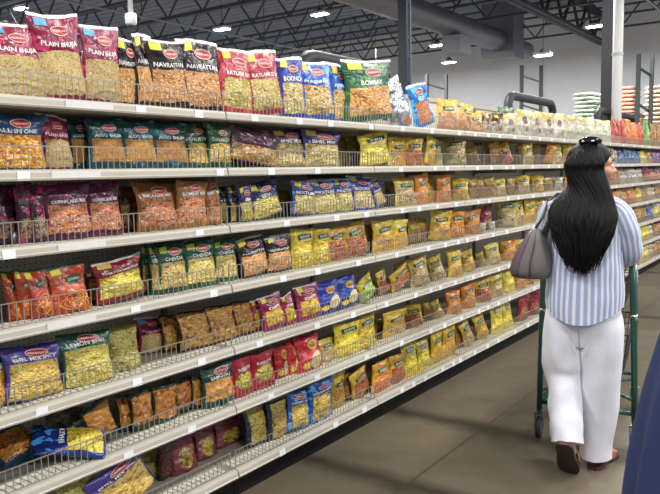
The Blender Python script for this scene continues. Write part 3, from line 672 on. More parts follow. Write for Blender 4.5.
BAGS = []     # (shelf, y, style, object) for the labels
def put(k, shelf, loc, w, h, rot, small=False, var=None, note=None, tk=1.0):
    var = random.randint(0, 2) if var is None else var
    me, kids, (bw, bh, bt) = bag_kit(k, var)
    o = inst('snack_bag' if STY[k]['cat'] == 'bag of snacks' else 'pouch', me, None, loc)
    o.scale = (w / bw, tk, h / bh); o.rotation_euler = rot
    if not small:
        for nm, m_, subs in kids:
            c = inst(nm, m_, o)
            for n2, m2 in subs: inst(n2, m2, c)
    BAGS.append([shelf, loc[1], k, o, note]); return o
ROWS = {
0: """-14,38,22,PB 36,80,13,PB,r-5 81,114,24,PB,r2 114,134,38,BN,b.05 134,150,34,BN,b.01,r3 150,184,40,BN,r-5 184,217,41,BN 219,249,50,RD,r2 250,280,52,RD,r-7 281,303,58,BL,r-3 304,331,60,BB,r-4 331,347,66,BB,b.04
347,390,61,GR,r-7 388,411,76,SI,r-16 398,412,84,SK,b.14,r-14 413,437,82,SK,r-12 438,455,98,YE,r4 455,470,101,YE,r12 470,482,112,YE,r-3 482,491,113,WB 491,502,113,WB 502,515,106,LG,b.13 503,516,114,PW,b0 517,529,110,PW 530,541,112,PW 542,553,113,PW 554,564,114,PW 566,575,116,PW 576,585,117,PW 586,594,119,PW 595,602,120,PW 603,610,121,PW
614,619,119,FR 620,625,120,FR 626,631,120,FO 632,637,122,FO 638,643,123,FR 644,649,121,FG 650,655,124,FN 656,661,124,FN""",
1: """-14,38,107,AO 41,67,112,PB 68,87,106,TL,b.07 88,121,104,TL 122,152,104,TL 153,184,104,TL 185,206,106,DG,b.02 207,227,104,DG 229,272,132,PL,r8 273,303,127,PU,b.03 304,335,124,PU 337,348,136,DY,b.17 349,361,135,DY,b.12
362,387,131,YF,r-6 388,404,138,YB,b.03 404,421,140,YR 424,433,139,YB,r8 434,441,141,YP,b.05 442,468,138,YL 469,482,146,YD,b.1,r-12 483,490,140,YD,b.15 491,500,140,YD,b.08,r-8 501,515,139,YR,r-12 516,523,141,YD,b.1 524,532,141,YP,r-6 533,540,142,YD,b.12 541,553,143,YO,r10 554,562,143,YP 563,573,144,YB 575,581,146,YB 582,588,146,YB 589,595,146,FN 596,602,146,YD 603,609,146,YP
611,616,148,FW 617,625,147,FB 626,633,148,FB 634,639,148,FB 640,646,147,FY 647,651,149,FN 652,661,149,FP""",
2: """-14,14,187,CS,b.08 15,30,185,CS,b.03 31,43,186,CS,b.01 44,86,183,CF 87,117,182,CF 118,137,188,DB,b.12 138,174,182,BI 175,203,181,BO 204,218,181,BO,b.03 219,228,186,NV,b.08 229,237,186,NV,b.04 238,251,186,NV,r-4 252,279,183,NV,r-9 280,291,190,DY,b.16 292,312,181,BS,r4 313,334,179,BS 335,351,178,BS 352,372,176,BL 373,386,178,BL,r-12 386,396,181,DY,b.18
397,414,178,YP 415,427,176,YO 428,436,178,YB,b.06 437,450,177,YO 451,469,180,YB 470,477,178,YD,b.05,r-8 478,484,178,YD,b.06,r-8 485,494,178,YD,b.04,r-5 495,505,180,YP 506,513,179,YD,b.06,r8 514,531,177,YP 532,543,177,YB 544,552,178,YD,b.05 553,562,178,FW 564,570,178,YO 571,577,178,YP 578,584,178,FW 585,591,178,YB 592,598,178,YO 599,605,178,FN 606,611,178,FN
612,618,175,FN 619,626,176,FW 627,634,175,FW 635,641,176,FW 642,648,176,RE 649,654,177,CF 655,661,177,CF""",
3: """8,18,270,CH,b.05,r-4 18,29,269,CH,b.03,r-4 30,50,268,CH,r-6 51,85,266,CH,r-2 88,97,272,KM,b.1 98,140,258,KM,r-7 141,149,246,GB,b.08 150,157,245,GB,b.02 158,184,243,GB 185,213,240,GB 214,234,239,GB,b.02 241,266,238,BN,r-6 267,288,236,BN,r-2 290,311,228,YF 312,327,228,YF 328,345,227,YR,r-4 346,365,223,YR,r-6 366,373,224,YD,b.08 374,391,219,YB 392,406,220,YB 408,417,221,YD,b.1 418,428,220,YD,b.08
429,448,212,YB,r5 449,463,213,YO 464,479,212,YO 480,491,207,RE,b.06 478,487,220,FW,b.0,h.6 488,496,220,FW,b.0,h.6 497,515,203,YL 516,524,202,YP 525,534,201,YB 535,545,201,YP 547,554,202,YD 555,562,202,YR 563,570,202,YF 571,578,202,YF 579,586,202,YR 587,594,202,YR 595,602,202,YD 603,610,202,YO 611,618,202,YO 619,626,202,YD 627,634,202,YO 635,640,202,YF
641,646,205,FN 647,653,204,FW 654,661,203,FN""",
4: """-14,2,350,AO,b.03 4,57,346,ML,r3 64,108,333,LB 109,136,326,LP,b.03 139,161,318,PB,b.17 163,180,316,CC,b.12 181,208,312,CC,b.05 209,234,306,CC,b.04 235,252,302,CC,b.05 253,264,298,CR,b.06,r-6 265,283,294,CR,r-7 284,297,291,CR,r-10 298,319,284,CR,r-3 320,339,282,RB,r-8 340,357,276,RB,r-8 359,376,276,YG,r-16 378,390,268,YR,b.06,r-10 391,411,268,YR,r-16,b.02 396,409,262,YD,b.16 412,428,258,YP,r-6 430,448,255,YP,r-12 449,462,252,YB 463,477,250,YB,r-10 478,487,252,YP,b.04,r-12 488,500,245,YP,r-8 501,515,242,YO 516,526,241,YP 528,535,238,FN 536,543,238,YD 544,551,238,YB 552,559,238,FY 560,567,238,YO 568,575,238,YP 576,583,238,YB 584,591,238,YB 592,599,238,YF 600,607,238,YB 608,615,238,YF 616,623,238,FW 624,631,238,YB 632,639,238,YD 640,645,238,FN
646,650,225,FB 651,655,224,FY 656,661,222,FW""",
5: """86,119,400,OP,b.07,r-10 119,131,396,OP,b.1 132,150,391,OP,b.06 152,174,384,OP,b.05 175,190,380,OP,b.08 191,202,376,OP,b.06 203,231,364,SM 232,250,358,RG 251,272,351,RG,r-3 273,286,346,RR,b.05 287,297,342,RR,b.03 298,319,335,RR 320,334,332,YP,b.02,h.75 335,356,322,YF 357,373,316,YF 374,383,318,YD,b.12 384,403,311,YB,b.03 405,423,306,YR,r-8,b.02 424,431,306,YD,b.1 432,447,300,YP,r-16 448,460,292,YO 461,474,286,YO 476,490,280,YR,r-3 491,502,275,YP,r-6 503,513,272,FY 514,524,271,YO 526,533,268,YR 534,541,268,YF 542,549,268,YO 550,557,268,FN 558,565,268,RE 566,573,268,YP 574,581,268,YO 582,589,268,YO 590,597,268,YB 598,605,268,FN 606,613,268,FY 614,621,268,YF 622,629,268,YB 630,637,268,YR 638,645,268,FY
646,651,245,FW 652,656,243,FN 657,661,241,RE""",
6: """62,97,475,LP,b.03,r-4 90,160,456,ML,r-14 139,157,450,LP,b.2 158,171,441,DM,b.14 172,194,432,MP,b.12 196,214,425,MP,b.15 216,241,417,MP,b.18 247,266,406,CV,b.06 268,286,401,CV,b.03 287,306,393,CB,r8 308,330,380,CB 331,342,372,YB,b.05 343,350,372,CC,b.08 351,370,367,YR,r-12,b.03 372,388,361,CO 389,403,355,YR 404,417,345,YF 418,430,342,YF 431,441,332,YB 442,454,325,YB 456,463,322,YD,b.06 464,475,319,YP,r-14 477,490,312,YB,r-12 492,503,306,YF 504,512,303,YF 518,527,294,RE 528,539,291,RE 541,548,288,YB 549,556,288,RE 557,564,288,YD 565,572,288,RE 573,580,288,RE 581,588,288,YB 589,596,288,FY 597,604,288,RE 605,612,288,YB 613,620,288,FY 621,628,288,RE 629,636,288,FY 637,644,288,FY
645,651,262,FW 652,658,258,FN""",
}
RELD = {0: 22}
def side(Y, off): return XL - .055 - off
for sh, txt in ROWS.items():
    prev = None
    toks = []
    for tok in txt.split():
        q = tok.split(','); a, b = float(q[0]), float(q[1])
        if a >= 611:
            n = max(1, round((b - a) / 2.8))
            for i in range(n): toks.append(','.join([str(a + (b - a) * i / n), str(a + (b - a) * (i + .96) / n), q[2], q[3]]))
        else: toks.append(tok)
    for tok in toks:
        q = tok.split(','); xl, xr, yt, k = float(q[0]), float(q[1]), float(q[2]), q[3]
        back = 0; roll = 0; hf = 1; nar = 1
        for o in q[4:]:
            if o[0] == 'b': back = float(o[1:])
            elif o[0] == 'r': roll = float(o[1:])
            elif o[0] == 'h': hf = float(o[1:])
        if abs(roll) >= 10: roll *= 1.5; nar = .72
        far = xl > 400
        me, kids, (bw, bh, bt) = bag_kit(k, 0)
        X = XL - .06 - bt / 2 - back
        A = on_x(xl, yt, X); B = on_x(xr, yt, X); C = on_x((xl + xr) / 2, yt, X)
        base = SZ[sh] + .0125
        wy = B.y - A.y; h = (C.z - base)
        hmax = (SZ[sh - 1] - .035 - base) if sh else .5
        h = max(.13, min(h * (1.07 if far and sh else 1), hmax)) * hf
        if abs(roll) > 0: h = h / (math.cos(R(roll)) + (.25 if nar == 1 else .45) * abs(math.sin(R(roll))))
        w = wy * 1.19; yaw = random.uniform(-.10, .02)
        if far:                                     # foreshortened fronts turned a little towards the shopper
            w = min(wy * 1.05, h * .88, .25)
            if wy > w * 1.02:
                d = depth(C); want = (xr - xl) * d / F; va = math.atan2(abs(X), C.y)      # view angle to the shelf plane
                need = math.asin(min(1, want * 1.22 / w)) if want * 1.22 < w else PI / 2
                yaw = -min(R(48), max(0, need - va)) + random.uniform(-.04, .04)
        if xl >= 611: h = min(random.uniform(.17, .21), hmax) if sh else h; w = min(.24, wy * 1.1)
        w = max(w, .06) * .985 * nar
        C.y = (A.y + B.y) / 2
        lift = abs(math.sin(R(roll))) * w * .46
        # roll > 0 here: top leans to the left in the picture for negative values
        lean = R(random.uniform(2, 5))
        loc = (X - h * math.sin(lean) * .0, C.y, base + lift * .95)
        put(k, sh, loc, w, h - lift * .4, (-lean * .6, R(roll), PI / 2 + yaw), small=(xl > 560), tk=(1 if w > .1 else .85))
def lying(k, sh, px, py, w, h, rz, rx=-82, ry=0, lift=0, note=None, back=.2):
    p = on_z(px, py, SZ[sh] + .05)
    o = put(k, sh, (p.x, p.y, SZ[sh] + .06), w, h, (R(rx), R(ry), R(rz)), note=note)
    # place the middle of the bag at the point
    v = o.rotation_euler.to_matrix() @ Vector((0, 0, h / 2)); o.location = Vector((p.x, p.y, SZ[sh] + .055)) - v * Vector((1, 1, .0)).length * 0 - Vector((v.x, v.y, 0))
    o.location.z = SZ[sh] + .05 + lift
    BAGS[-1][1] = p.y; return o
lying('SI', 2, 8, 233, .11, .15, 110, lift=-.012, note='small crumpled silver foil packet lying on third shelf at left edge')
lying('NT', 5, 8, 452, .2, .24, 96, rx=-68, ry=-6, lift=.0, note='navy and teal bag of orange mix lying flat at left picture edge, sixth shelf down')
lying('NB', 5, 70, 449, .17, .26, 146, rx=-78, ry=-20, lift=.0, note='navy bag of yellow snack lying flat on the sixth shelf down')
lying('SI', 5, 72, 418, .17, .2, 95, note='grey foil bag lying behind the flat navy bag on sixth shelf down')

# labels
SHN = ['top shelf', 'second shelf down', 'third shelf down', 'fourth shelf down', 'fifth shelf down', 'sixth shelf down', 'bottom shelf']
ORD = ['first', 'second', 'third', 'fourth', 'fifth', 'sixth', 'seventh', 'eighth', 'ninth', 'tenth', 'eleventh', 'twelfth']
for sh in range(7):
    row = sorted([b for b in BAGS if b[0] == sh], key=lambda b: b[1])
    left = {}
    for i, b in enumerate(row): left[i] = row[i - 1][2] if i else None
    byk = {}
    for i, b in enumerate(row):
        if not b[4]: byk.setdefault(b[2], []).append(i)
    for k, idx in byk.items():
        n = len(idx); keys = [left[i] for i in idx]
        for j, i in enumerate(idx):
            d = STY[k]['desc']; base = d + ', ' + SHN[sh]
            lk = left[i]
            if n == 1: lab = d + ' on the ' + SHN[sh]
            elif lk and lk != k and keys.count(lk) == 1: lab = base + ', just right of ' + STY[lk]['short']
            elif n == 2: lab = base + (', left one of two' if j == 0 else ', right one of two')
            elif j == 0: lab = base + ', leftmost of its kind'
            elif j == n - 1: lab = base + ', rightmost of its kind'
            else: lab = base + ', ' + ORD[j] + ' of its kind from left'
            if len(lab.split()) > 16: lab = lab.replace(' of its kind from left', ' from left').replace(' of its kind', ' one').replace(' shelf down', ' shelf').replace('just right of', 'right of')
            if len(lab.split()) > 16: lab = lab.replace(' bag of ', ' ').replace('pouch with', 'with').replace(' and ', ' ')
            if len(lab.split()) > 16: print('LONG', lab)
            row[i][3]['label'] = lab
    for b in row:
        if b[4]: b[3]['label'] = b[4]
        b[3]['category'] = 'snack bag'; b[3]['group'] = 'snack bags on the ' + SHN[sh]
# ================================================================ PEOPLE
def voxel(mb, name, m, size=.005, smooth=4, parent=None):
    me = mb.mesh(name, m); ob = bpy.data.objects.new(name, me); COL.objects.link(ob)
    md = ob.modifiers.new('r', 'REMESH'); md.mode = 'VOXEL'; md.voxel_size = size; md.use_smooth_shade = True
    if smooth:
        s = ob.modifiers.new('s', 'SMOOTH'); s.iterations = smooth; s.factor = .5
    bpy.context.view_layer.update()
    me2 = bpy.data.meshes.new_from_object(ob.evaluated_get(bpy.context.evaluated_depsgraph_get()))
    bpy.data.objects.remove(ob); me2.name = name
    if not me2.materials: me2.materials.append(m)
    o = bpy.data.objects.new(name, me2); COL.objects.link(o)
    if parent: o.parent = parent
    return o
def skin_mat(name, c):
    m = mat(name, c, .5, noise_amt=.05, nscale=18, bump=.05); p = m.node_tree.nodes['Principled BSDF']
    p.inputs['Subsurface Weight'].default_value = .12; p.inputs['Subsurface Radius'].default_value = (.02, .008, .004); return m
def sect(c, rx, ry, n=32, pw=1.0, rz=0, tilt=0):
    out = []
    for i in range(n):
        a = 2 * PI * i / n; x = rx * math.copysign(abs(math.cos(a)) ** pw, math.cos(a)); y = ry * math.copysign(abs(math.sin(a)) ** pw, math.sin(a))
        out.append((c[0] + x * math.cos(rz) - y * math.sin(rz), c[1] + x * math.sin(rz) + y * math.cos(rz), c[2] + tilt * x))
    return out
def hand(mb, wrist, side, grip):
    """palm behind the bar, four unequal fingers curled over it, thumb under; grip = centre of the bar"""
    gx, gy, gz = grip
    mb.tube([wrist, (gx, gy - .055, gz + .018), (gx, gy - .02, gz + .026)], [.024, .03, .022], 12, flat=.0 + 1)
    mb.ell((gx, gy - .045, gz + .018), (.041, .042, .016))
    for i, L in enumerate((.92, 1.05, 1.0, .8)):
        x = gx + side * (-.033 + .0215 * i)
        mb.tube([(x, gy - .04, gz + .02), (x, gy - .008, gz + .031), (x, gy + .02 * L, gz + .02), (x, gy + .026 * L, gz - .004), (x, gy + .012, gz - .022 * L)], [.0095, .0098, .009, .0083, .0068], 10)
    mb.tube([(gx - side * .035, gy - .06, gz + .012), (gx - side * .052, gy - .035, gz - .002), (gx - side * .045, gy - .008, gz - .018), (gx - side * .03, gy + .004, gz - .024)], [.0125, .012, .0105, .008], 10)
def relaxed_hand(mb, w, side):
    x, y, z = w
    mb.ell((x, y + .005, z - .055), (.017, .04, .05))
    for i, L in enumerate((.95, 1.08, 1.0, .8)):
        yy = y + .034 - .0215 * i
        mb.tube([(x, yy, z - .08), (x - side * .003, yy + .002, z - .115), (x - side * .013, yy + .003, z - .115 - .028 * L), (x - side * .028, yy + .003, z - .115 - .045 * L)], [.0098, .0095, .0085, .0068], 10)
    mb.tube([(x, y + .03, z - .03), (x - side * .012, y + .055, z - .06), (x - side * .018, y + .058, z - .095)], [.013, .011, .0085], 10)
def head(mb, c, face):
    """skull, jaw and features turned so that they look along `face` (angle, 0 = +y, clockwise negative)"""
    M = Matrix.Rotation(face, 3, 'Z'); c = Vector(c)
    E = lambda p, r: mb.ell(c + M @ Vector(p), r, 20, 14, M)
    E((0, -.012, .025), (.073, .09, .085)); E((0, .018, -.03), (.058, .07, .075)); E((0, .042, -.082), (.03, .032, .026))
    E((0, .06, .02), (.055, .03, .03)); E((0, .066, -.035), (.042, .025, .035))
    for s in (-1, 1):
        E((s * .036, .058, -.022), (.026, .026, .026)); E((s * .028, .079, .022), (.02, .009, .008))
        E((s * .075, -.005, -.01), (.008, .018, .03)); E((s * .078, -.008, .008), (.008, .02, .015)); E((s * .012, .098, -.022), (.009, .009, .008))
    mb.tube([c + M @ Vector(p) for p in ((0, .082, .018), (0, .093, -.002), (0, .107, -.018), (0, .098, -.026))], [.007, .009, .0115, .008], 12)
    E((0, .087, -.048), (.023, .010, .0055)); E((0, .085, -.058), (.02, .010, .0065))
def face_parts(root, c, face):
    M = Matrix.Rotation(face, 3, 'Z'); c = Vector(c)
    for s in (-1, 1):
        e = MB().ell(c + M @ Vector((s * .029, .078, .006)), (.0125, .0125, .0105)).build('eye', mat('eye_white', 'e6e0d8', .2), root, True)
        MB().ell(c + M @ Vector((s * .029, .0885, .006)), (.0052, .0028, .0052), 12, 8, M).build('iris', mat('iris_brown', '2a1810', .15), e, True)
        MB().tube([c + M @ Vector((s * x, y, z)) for x, y, z in ((.012, .092, .028), (.03, .09, .034), (.048, .078, .027))], [.0028, .0034, .0018], 8).build('eyebrow', mat('brow', '1c1412', .7), root, True)
    MB().tube([c + M @ Vector((x, .096 - abs(x) * .35, -.053)) for x in (-.022, -.011, 0, .011, .022)], [.002, .0042, .0046, .0042, .002], 8).build('lips', mat('lips', '9a5550', .4), root, True)
def hairlocks(mb, c, face, length, width, seed, taper=1.0, n=120, zend=1.0, shoulder=.12):
    rr = random.Random(seed); M = Matrix.Rotation(face, 3, 'Z'); c = Vector(c)
    for i in range(n):
        a = rr.uniform(-2.2, 1.2); an_ = (a + .5) / 1.7; s0 = rr.uniform(.15, 1.0)          # angle from the back of the head
        d = Vector((math.sin(a), -math.cos(a), 0)); st = c + M @ Vector((d.x * .078 * s0, d.y * .094 * s0 - .012, .03 + .088 * math.sqrt(max(0, 1 - s0 * s0 * .97))))
        mid = c + M @ Vector((d.x * .098, d.y * .12 - .008, -.02)); dw = M @ d
        xs = max(-1, min(1, an_))
        zb = zend + .01 + rr.random() ** 1.5 * .1 + abs(xs) ** 2 * .045
        p3 = Vector((c.x - .012 + xs * width * 1.0, c.y - .128 - (1 - abs(xs)) * .025 + rr.uniform(0, .03) * (1 - abs(xs)), c.z - .15))
        p4 = Vector((c.x - .01 + xs * width * 1.16, c.y - .165 - (1 - abs(xs)) * .02 + rr.uniform(-.015, .01), c.z - .235))
        p5 = Vector((c.x - .01 + xs * width * .84 + rr.uniform(-.02, .02), c.y - .185 + rr.uniform(-.02, .005), (c.z - .235) * .45 + zb * .55))
        p6 = Vector((c.x - .01 + xs * width * .5 + rr.uniform(-.022, .022) * taper, c.y - .182 + rr.uniform(-.015, .008), zb))
        P = [st, (st + mid) / 2 + dw * .018, mid, p3, p4, p5, p6]
        pts = []
        for j in range(len(P) - 1):                                # smooth through the points
            p0 = P[max(j - 1, 0)]; p1 = P[j]; p2 = P[j + 1]; q3 = P[min(j + 2, len(P) - 1)]
            for k in range(3):
                t = k / 3; pts.append(.5 * ((2 * p1) + (p2 - p0) * t + (2 * p0 - 5 * p1 + 4 * p2 - q3) * t * t + (3 * p1 - p0 - 3 * p2 + q3) * t ** 3))
        pts.append(P[-1]); m = len(pts); r0 = rr.uniform(.0038, .0072)
        mb.tube(pts, [r0 * (.75 + .5 * math.sin(PI * min(1, k / m * 1.4))) * (1 if k < m * .6 else max(.1, (m - k) / (m * .4))) for k in range(m)], 7, flat=1.0)
def hair_mat(name, c1, c2):
    m, nt, p = new_mat(name); tc = nd(nt, 'ShaderNodeTexCoord'); mp = nd(nt, 'ShaderNodeMapping', i_Vector=tc.outputs['Object']); mp.inputs['Scale'].default_value = (160, 160, 6)
    n = nd(nt, 'ShaderNodeTexNoise', i_Vector=mp.outputs[0], i_Scale=1.0, i_Detail=3.0)
    nt.links.new(mixc(nt, n.outputs[0], hexc(c1), hexc(c2)), p.inputs['Base Color']); p.inputs['Roughness'].default_value = .55; p.inputs['Specular IOR Level'].default_value = .16
    b = nd(nt, 'ShaderNodeBump', i_Height=n.outputs[0], i_Strength=.6, i_Distance=.003); nt.links.new(b.outputs[0], p.inputs['Normal']); return m

def cloth_mesh(name, lofts, m, seed, fold=.006, fs=(9, 9, 5), attr=True):
    """closed lofts with fold displacement; the attribute 'girth' runs round each loft in metres"""
    v = []; f = []; gth = []; sd = Vector((seed, seed * 2, seed * 3))
    for rings, amp, freq in lofts:
        k = len(rings[0]); base = len(v); n = len(rings)
        # densify
        dense = []
        for a, b in zip(rings, rings[1:]):
            st = max(1, int((Vector(a[0]) - Vector(b[0])).length / .012))
            for q in range(st): dense.append([Vector(p) * (1 - q / st) + Vector(r_) * (q / st) for p, r_ in zip(a, b)])
        dense.append([Vector(p) for p in rings[-1]])
        # smooth along the loft
        for _ in range(6):
            dense = [dense[0]] + [[(dense[i - 1][j] + dense[i][j] * 2 + dense[i + 1][j]) / 4 for j in range(k)] for i in range(1, len(dense) - 1)] + [dense[-1]]
        for i, rg in enumerate(dense):
            ctr = sum(rg, Vector()) / k; per = 0; gm0 = len(dense) // 2; mp = sum((dense[gm0][(q + 1) % k] - dense[gm0][q]).length for q in range(k)) / k
            for j, p in enumerate(rg):
                d = (p - ctr).normalized(); q = Vector((p.x * freq[0], p.y * freq[1], p.z * freq[2])) + sd
                nn = noise.noise(q) + .5 * noise.noise(q * 2.1)
                v.append(p + d * nn * amp); gth.append(per)
                per += mp
        N = len(dense)
        for i in range(N - 1):
            for j in range(k): a = base + i * k; b = a + k; jj = (j + 1) % k; f.append((a + j, a + jj, b + jj, b + j))
        for src, rv in ((0, True), (N - 1, False)):           # end caps on their own vertices keep the hems crisp
            n0 = len(v); v += [v[base + src * k + j] for j in range(k)]; gth += [gth[base + src * k + j] for j in range(k)]
            f.append(tuple(n0 + j for j in (reversed(range(k)) if rv else range(k))))
    me = bpy.data.meshes.new(name); me.from_pydata([tuple(p) for p in v], [], f); me.update(); me.materials.append(m)
    at = me.attributes.new('girth', 'FLOAT', 'POINT'); at.data.foreach_set('value', gth)
    bm = bmesh.new(); bm.from_mesh(me); bmesh.ops.recalc_face_normals(bm, faces=bm.faces); bm.to_mesh(me); bm.free()
    for p in me.polygons: p.use_smooth = len(p.vertices) < 6
    return me
def tube_rings(pts, rs, n=28, squash=1.0, hint=(0, 1, 0)):
    out = []; pts = [Vector(p) for p in pts]; a = Vector(hint)
    for i, p in enumerate(pts):
        d = (pts[min(i + 1, len(pts) - 1)] - pts[max(i - 1, 0)]).normalized(); a = (a - d * a.dot(d)).normalized(); b = d.cross(a)
        out.append([p + a * math.cos(t) * rs[i] * squash + b * math.sin(t) * rs[i] for t in [2 * PI * k / n for k in range(n)]])
    return out
def stripe_mat():
    m, nt, p = new_mat('blue_striped_cotton'); at = nd(nt, 'ShaderNodeAttribute', attribute_name='girth').outputs['Fac']
    f = mth(nt, 'FRACT', mth(nt, 'DIVIDE', at, .0235))
    tc = nd(nt, 'ShaderNodeTexCoord'); n = nd(nt, 'ShaderNodeTexNoise', i_Vector=tc.outputs['Object'], i_Scale=260.0)
    thick = mth(nt, 'LESS_THAN', mth(nt, 'ABSOLUTE', mth(nt, 'SUBTRACT', f, .5)), .25)
    thin = mth(nt, 'LESS_THAN', mth(nt, 'ABSOLUTE', mth(nt, 'SUBTRACT', f, .5)), .31)
    c = mixc(nt, thin, hexc('c6cad6'), hexc('a3adc2')); c = mixc(nt, thick, c, hexc('8391b0')); c = mixc(nt, mth(nt, 'MULTIPLY', n.outputs[0], .2), c, hexc('c9cddb'))
    nt.links.new(c, p.inputs['Base Color']); p.inputs['Roughness'].default_value = .8; p.inputs['Sheen Weight'].default_value = .2; return m

WR = R(7)
wx, wy_ = -1.01, 3.505
W = empty('person', (wx, wy_, 0), WR); W.scale = (1.035,) * 3
tag(W, 'woman in blue striped shirt and white trousers pushing a green cart, seen from behind', 'person')
skin = skin_mat('warm_skin', 'b98468')
HC = (.02, .03, 1.455); FA = -R(66)
mb = MB()
head(mb, HC, FA)
mb.tube([(0, .0, 1.28), (0, .005, 1.34), (.004, .02, 1.40)], [.06, .052, .05], 16)
mb.loft([sect((0, .01, z), rx, ry) for z, rx, ry in ((.72, .14, .10), (.82, .165, .12), (.95, .15, .1), (1.08, .14, .095), (1.2, .15, .095), (1.28, .13, .075), (1.33, .06, .05))])
ELR = (.206, .015, 1.055); ELL = (-.195, .02, 1.07); GR = (.165, .285, 1.005); GL = (-.165, .285, 1.005)
for s, el, g_ in ((1, ELR, GR), (-1, ELL, GL)):
    mb.tube([(s * .09, 0, 1.275), (s * .145, 0, 1.255), ((s * .145 + el[0]) / 2 + s * .01, .0, 1.16), el], [.05, .048, .042, .036], 14)
    wr = (g_[0] + s * .004, g_[1] - .085, g_[2] + .025)
    mb.tube([el, ((el[0] + wr[0]) / 2, (el[1] + wr[1]) / 2, (el[2] + wr[2]) / 2), wr], [.037, .033, .024], 14)
    hand(mb, wr, s, g_)
KL = (-.078, .03, .44); AL = (-.036, -.16, .215); KR = (.06, .05, .44); AR = (.058, .07, .09)
mb.tube([(-.075, 0, .78), (-.08, .015, .62), KL, (-.058, -.06, .32), AL], [.09, .08, .055, .052, .033], 16)
mb.tube([(.075, 0, .78), (.07, .02, .62), KR, (.06, .045, .30), AR], [.09, .08, .055, .052, .033], 16)
# raised left foot, heel up and toes on the floor
mb.tube([(-.036, -.175, .21), (-.036, -.155, .18), (-.038, -.11, .12), (-.04, -.07, .075), (-.042, -.045, .055)], [.03, .032, .036, .036, .026], 14)
for i in range(5): mb.tube([(-.013 - i * .0125, -.06, .062), (-.011 - i * .014, -.028 - i * .004, .03), (-.011 - i * .014, -.012 - i * .006, .02)], [.012, .011 - i * .001, .009 - i * .0006], 8)
# planted right foot
FT = Matrix.Translation((.062, .06, .012)) @ Matrix.Rotation(R(-13), 4, 'Z') @ Matrix.Translation((-.058, -.06, 0))
fp = lambda L: [tuple(FT @ Vector(q)) for q in L]
mb.tube(fp([(.058, .045, .045), (.058, .09, .055), (.062, .15, .04), (.066, .20, .032)]), [.034, .036, .036, .028], 14)
for i in range(5): mb.tube(fp([(.042 + i * .0125, .2, .03), (.042 + i * .0135, .238 - i * .006, .026), (.043 + i * .0138, .256 - i * .009, .024)]), [.012, .0115 - i * .001, .0095 - i * .0006], 8)
body = voxel(mb, 'body', skin, .0052, 3, W)
face_parts(W, HC, FA)

shirt_m = stripe_mat()
tor = [sect((0, .0, z), rx * .86, ry * .9, 40, .92, tilt=0) for z, rx, ry in ((.765, .205, .155), (.80, .208, .155), (.88, .205, .15), (.97, .194, .14), (1.06, .188, .132), (1.15, .19, .128), (1.22, .194, .12), (1.27, .182, .108), (1.305, .14, .092), (1.335, .085, .075), (1.36, .066, .064))]
# shirt tail: lower at the middle of the back, higher at the sides
tor[0] = [(x, y, .735 + .105 * min(1, abs(x) / .2) ** 2.2) for x, y, z in tor[0]]; tor[1] = [(x, y, .78 + .085 * min(1, abs(x) / .2) ** 2.2) for x, y, z in tor[1]]
def slv(s, el, g_):
    wr = Vector((g_[0] + s * .004, g_[1] - .09, g_[2] + .022)); el = Vector(el)
    return tube_rings([(s * .10, 0, 1.275), (s * .145, 0, 1.262), (s * .175, .0, 1.19), (s * (abs(el.x) - .012), .005, 1.12), el + Vector((s * .004, -.008, 0)), el * .75 + wr * .25 + Vector((0, 0, -.006)), el * .4 + wr * .6, wr],
                      [.046, .057, .058, .056, .053, .051, .045, .035], 30)
sh = bpy.data.objects.new('shirt', cloth_mesh('shirt', [(tor, .011, (9, 9, 4.5)), (slv(1, ELR, GR), .009, (14, 14, 14)), (slv(-1, ELL, GL), .009, (14, 14, 14))], shirt_m, 3)); COL.objects.link(sh); sh.parent = W
mb = MB(); rr_ = [sect((0, .008, z), rx, rx * .96, 30) for z, rx in ((1.335, .078), (1.36, .070), (1.375, .066), (1.372, .06), (1.345, .06))]; mb.loft(rr_, False, False); mb.build('collar', mat('collar_cotton', 'b4bccd', .8), sh, True)
MB().box(-.10, .10, -.004, .0, 1.19, 1.2).build('yoke_seam', mat('seam_blue', '7e8cab', .8), sh, loc=(0, -.128, 0)) if False else None
trm = mat('white_linen', 'cfd0d8', .85, noise_amt=.03, nscale=60, bump=.1)
hip = [sect((0, .0, z), rx * .85, ry * .88, 40, .9) for z, rx, ry in ((.62, .13, .09), (.70, .175, .12), (.76, .192, .142), (.82, .19, .142), (.9, .165, .125))]
LLg = tube_rings([(-.068, .0, .80), (-.075, .0, .72), (-.082, .005, .62), (-.088, .015, .52), (-.084, .022, .455), (-.074, -.01, .40), (-.062, -.055, .32), (-.048, -.11, .25), (-.038, -.145, .175)], [.088, .10, .104, .102, .098, .086, .077, .070, .072], 32)
LRg = tube_rings([(.068, .0, .80), (.075, .0, .72), (.078, .01, .62), (.075, .02, .52), (.071, .03, .42), (.07, .04, .32), (.062, .05, .22), (.058, .058, .12), (.056, .062, .055)], [.088, .10, .104, .10, .096, .089, .081, .074, .074], 32)
tr = bpy.data.objects.new('trousers', cloth_mesh('trousers', [(hip, .006, (8, 8, 5)), (LLg, .013, (15, 15, 5)), (LRg, .011, (15, 15, 4))], trm, 11)); COL.objects.link(tr); tr.parent = W
MB().tube([(0, -.128, .72), (.0, -.112, .66), (0, -.09, .6)], .0022, 6).build('seat_seam', mat('seam_grey', '8a8b92', .9), tr)
hm = hair_mat('dark_hair', '050404', '0f0b0c')
mb = MB(); M = Matrix.Rotation(FA, 3, 'Z')
rings = []
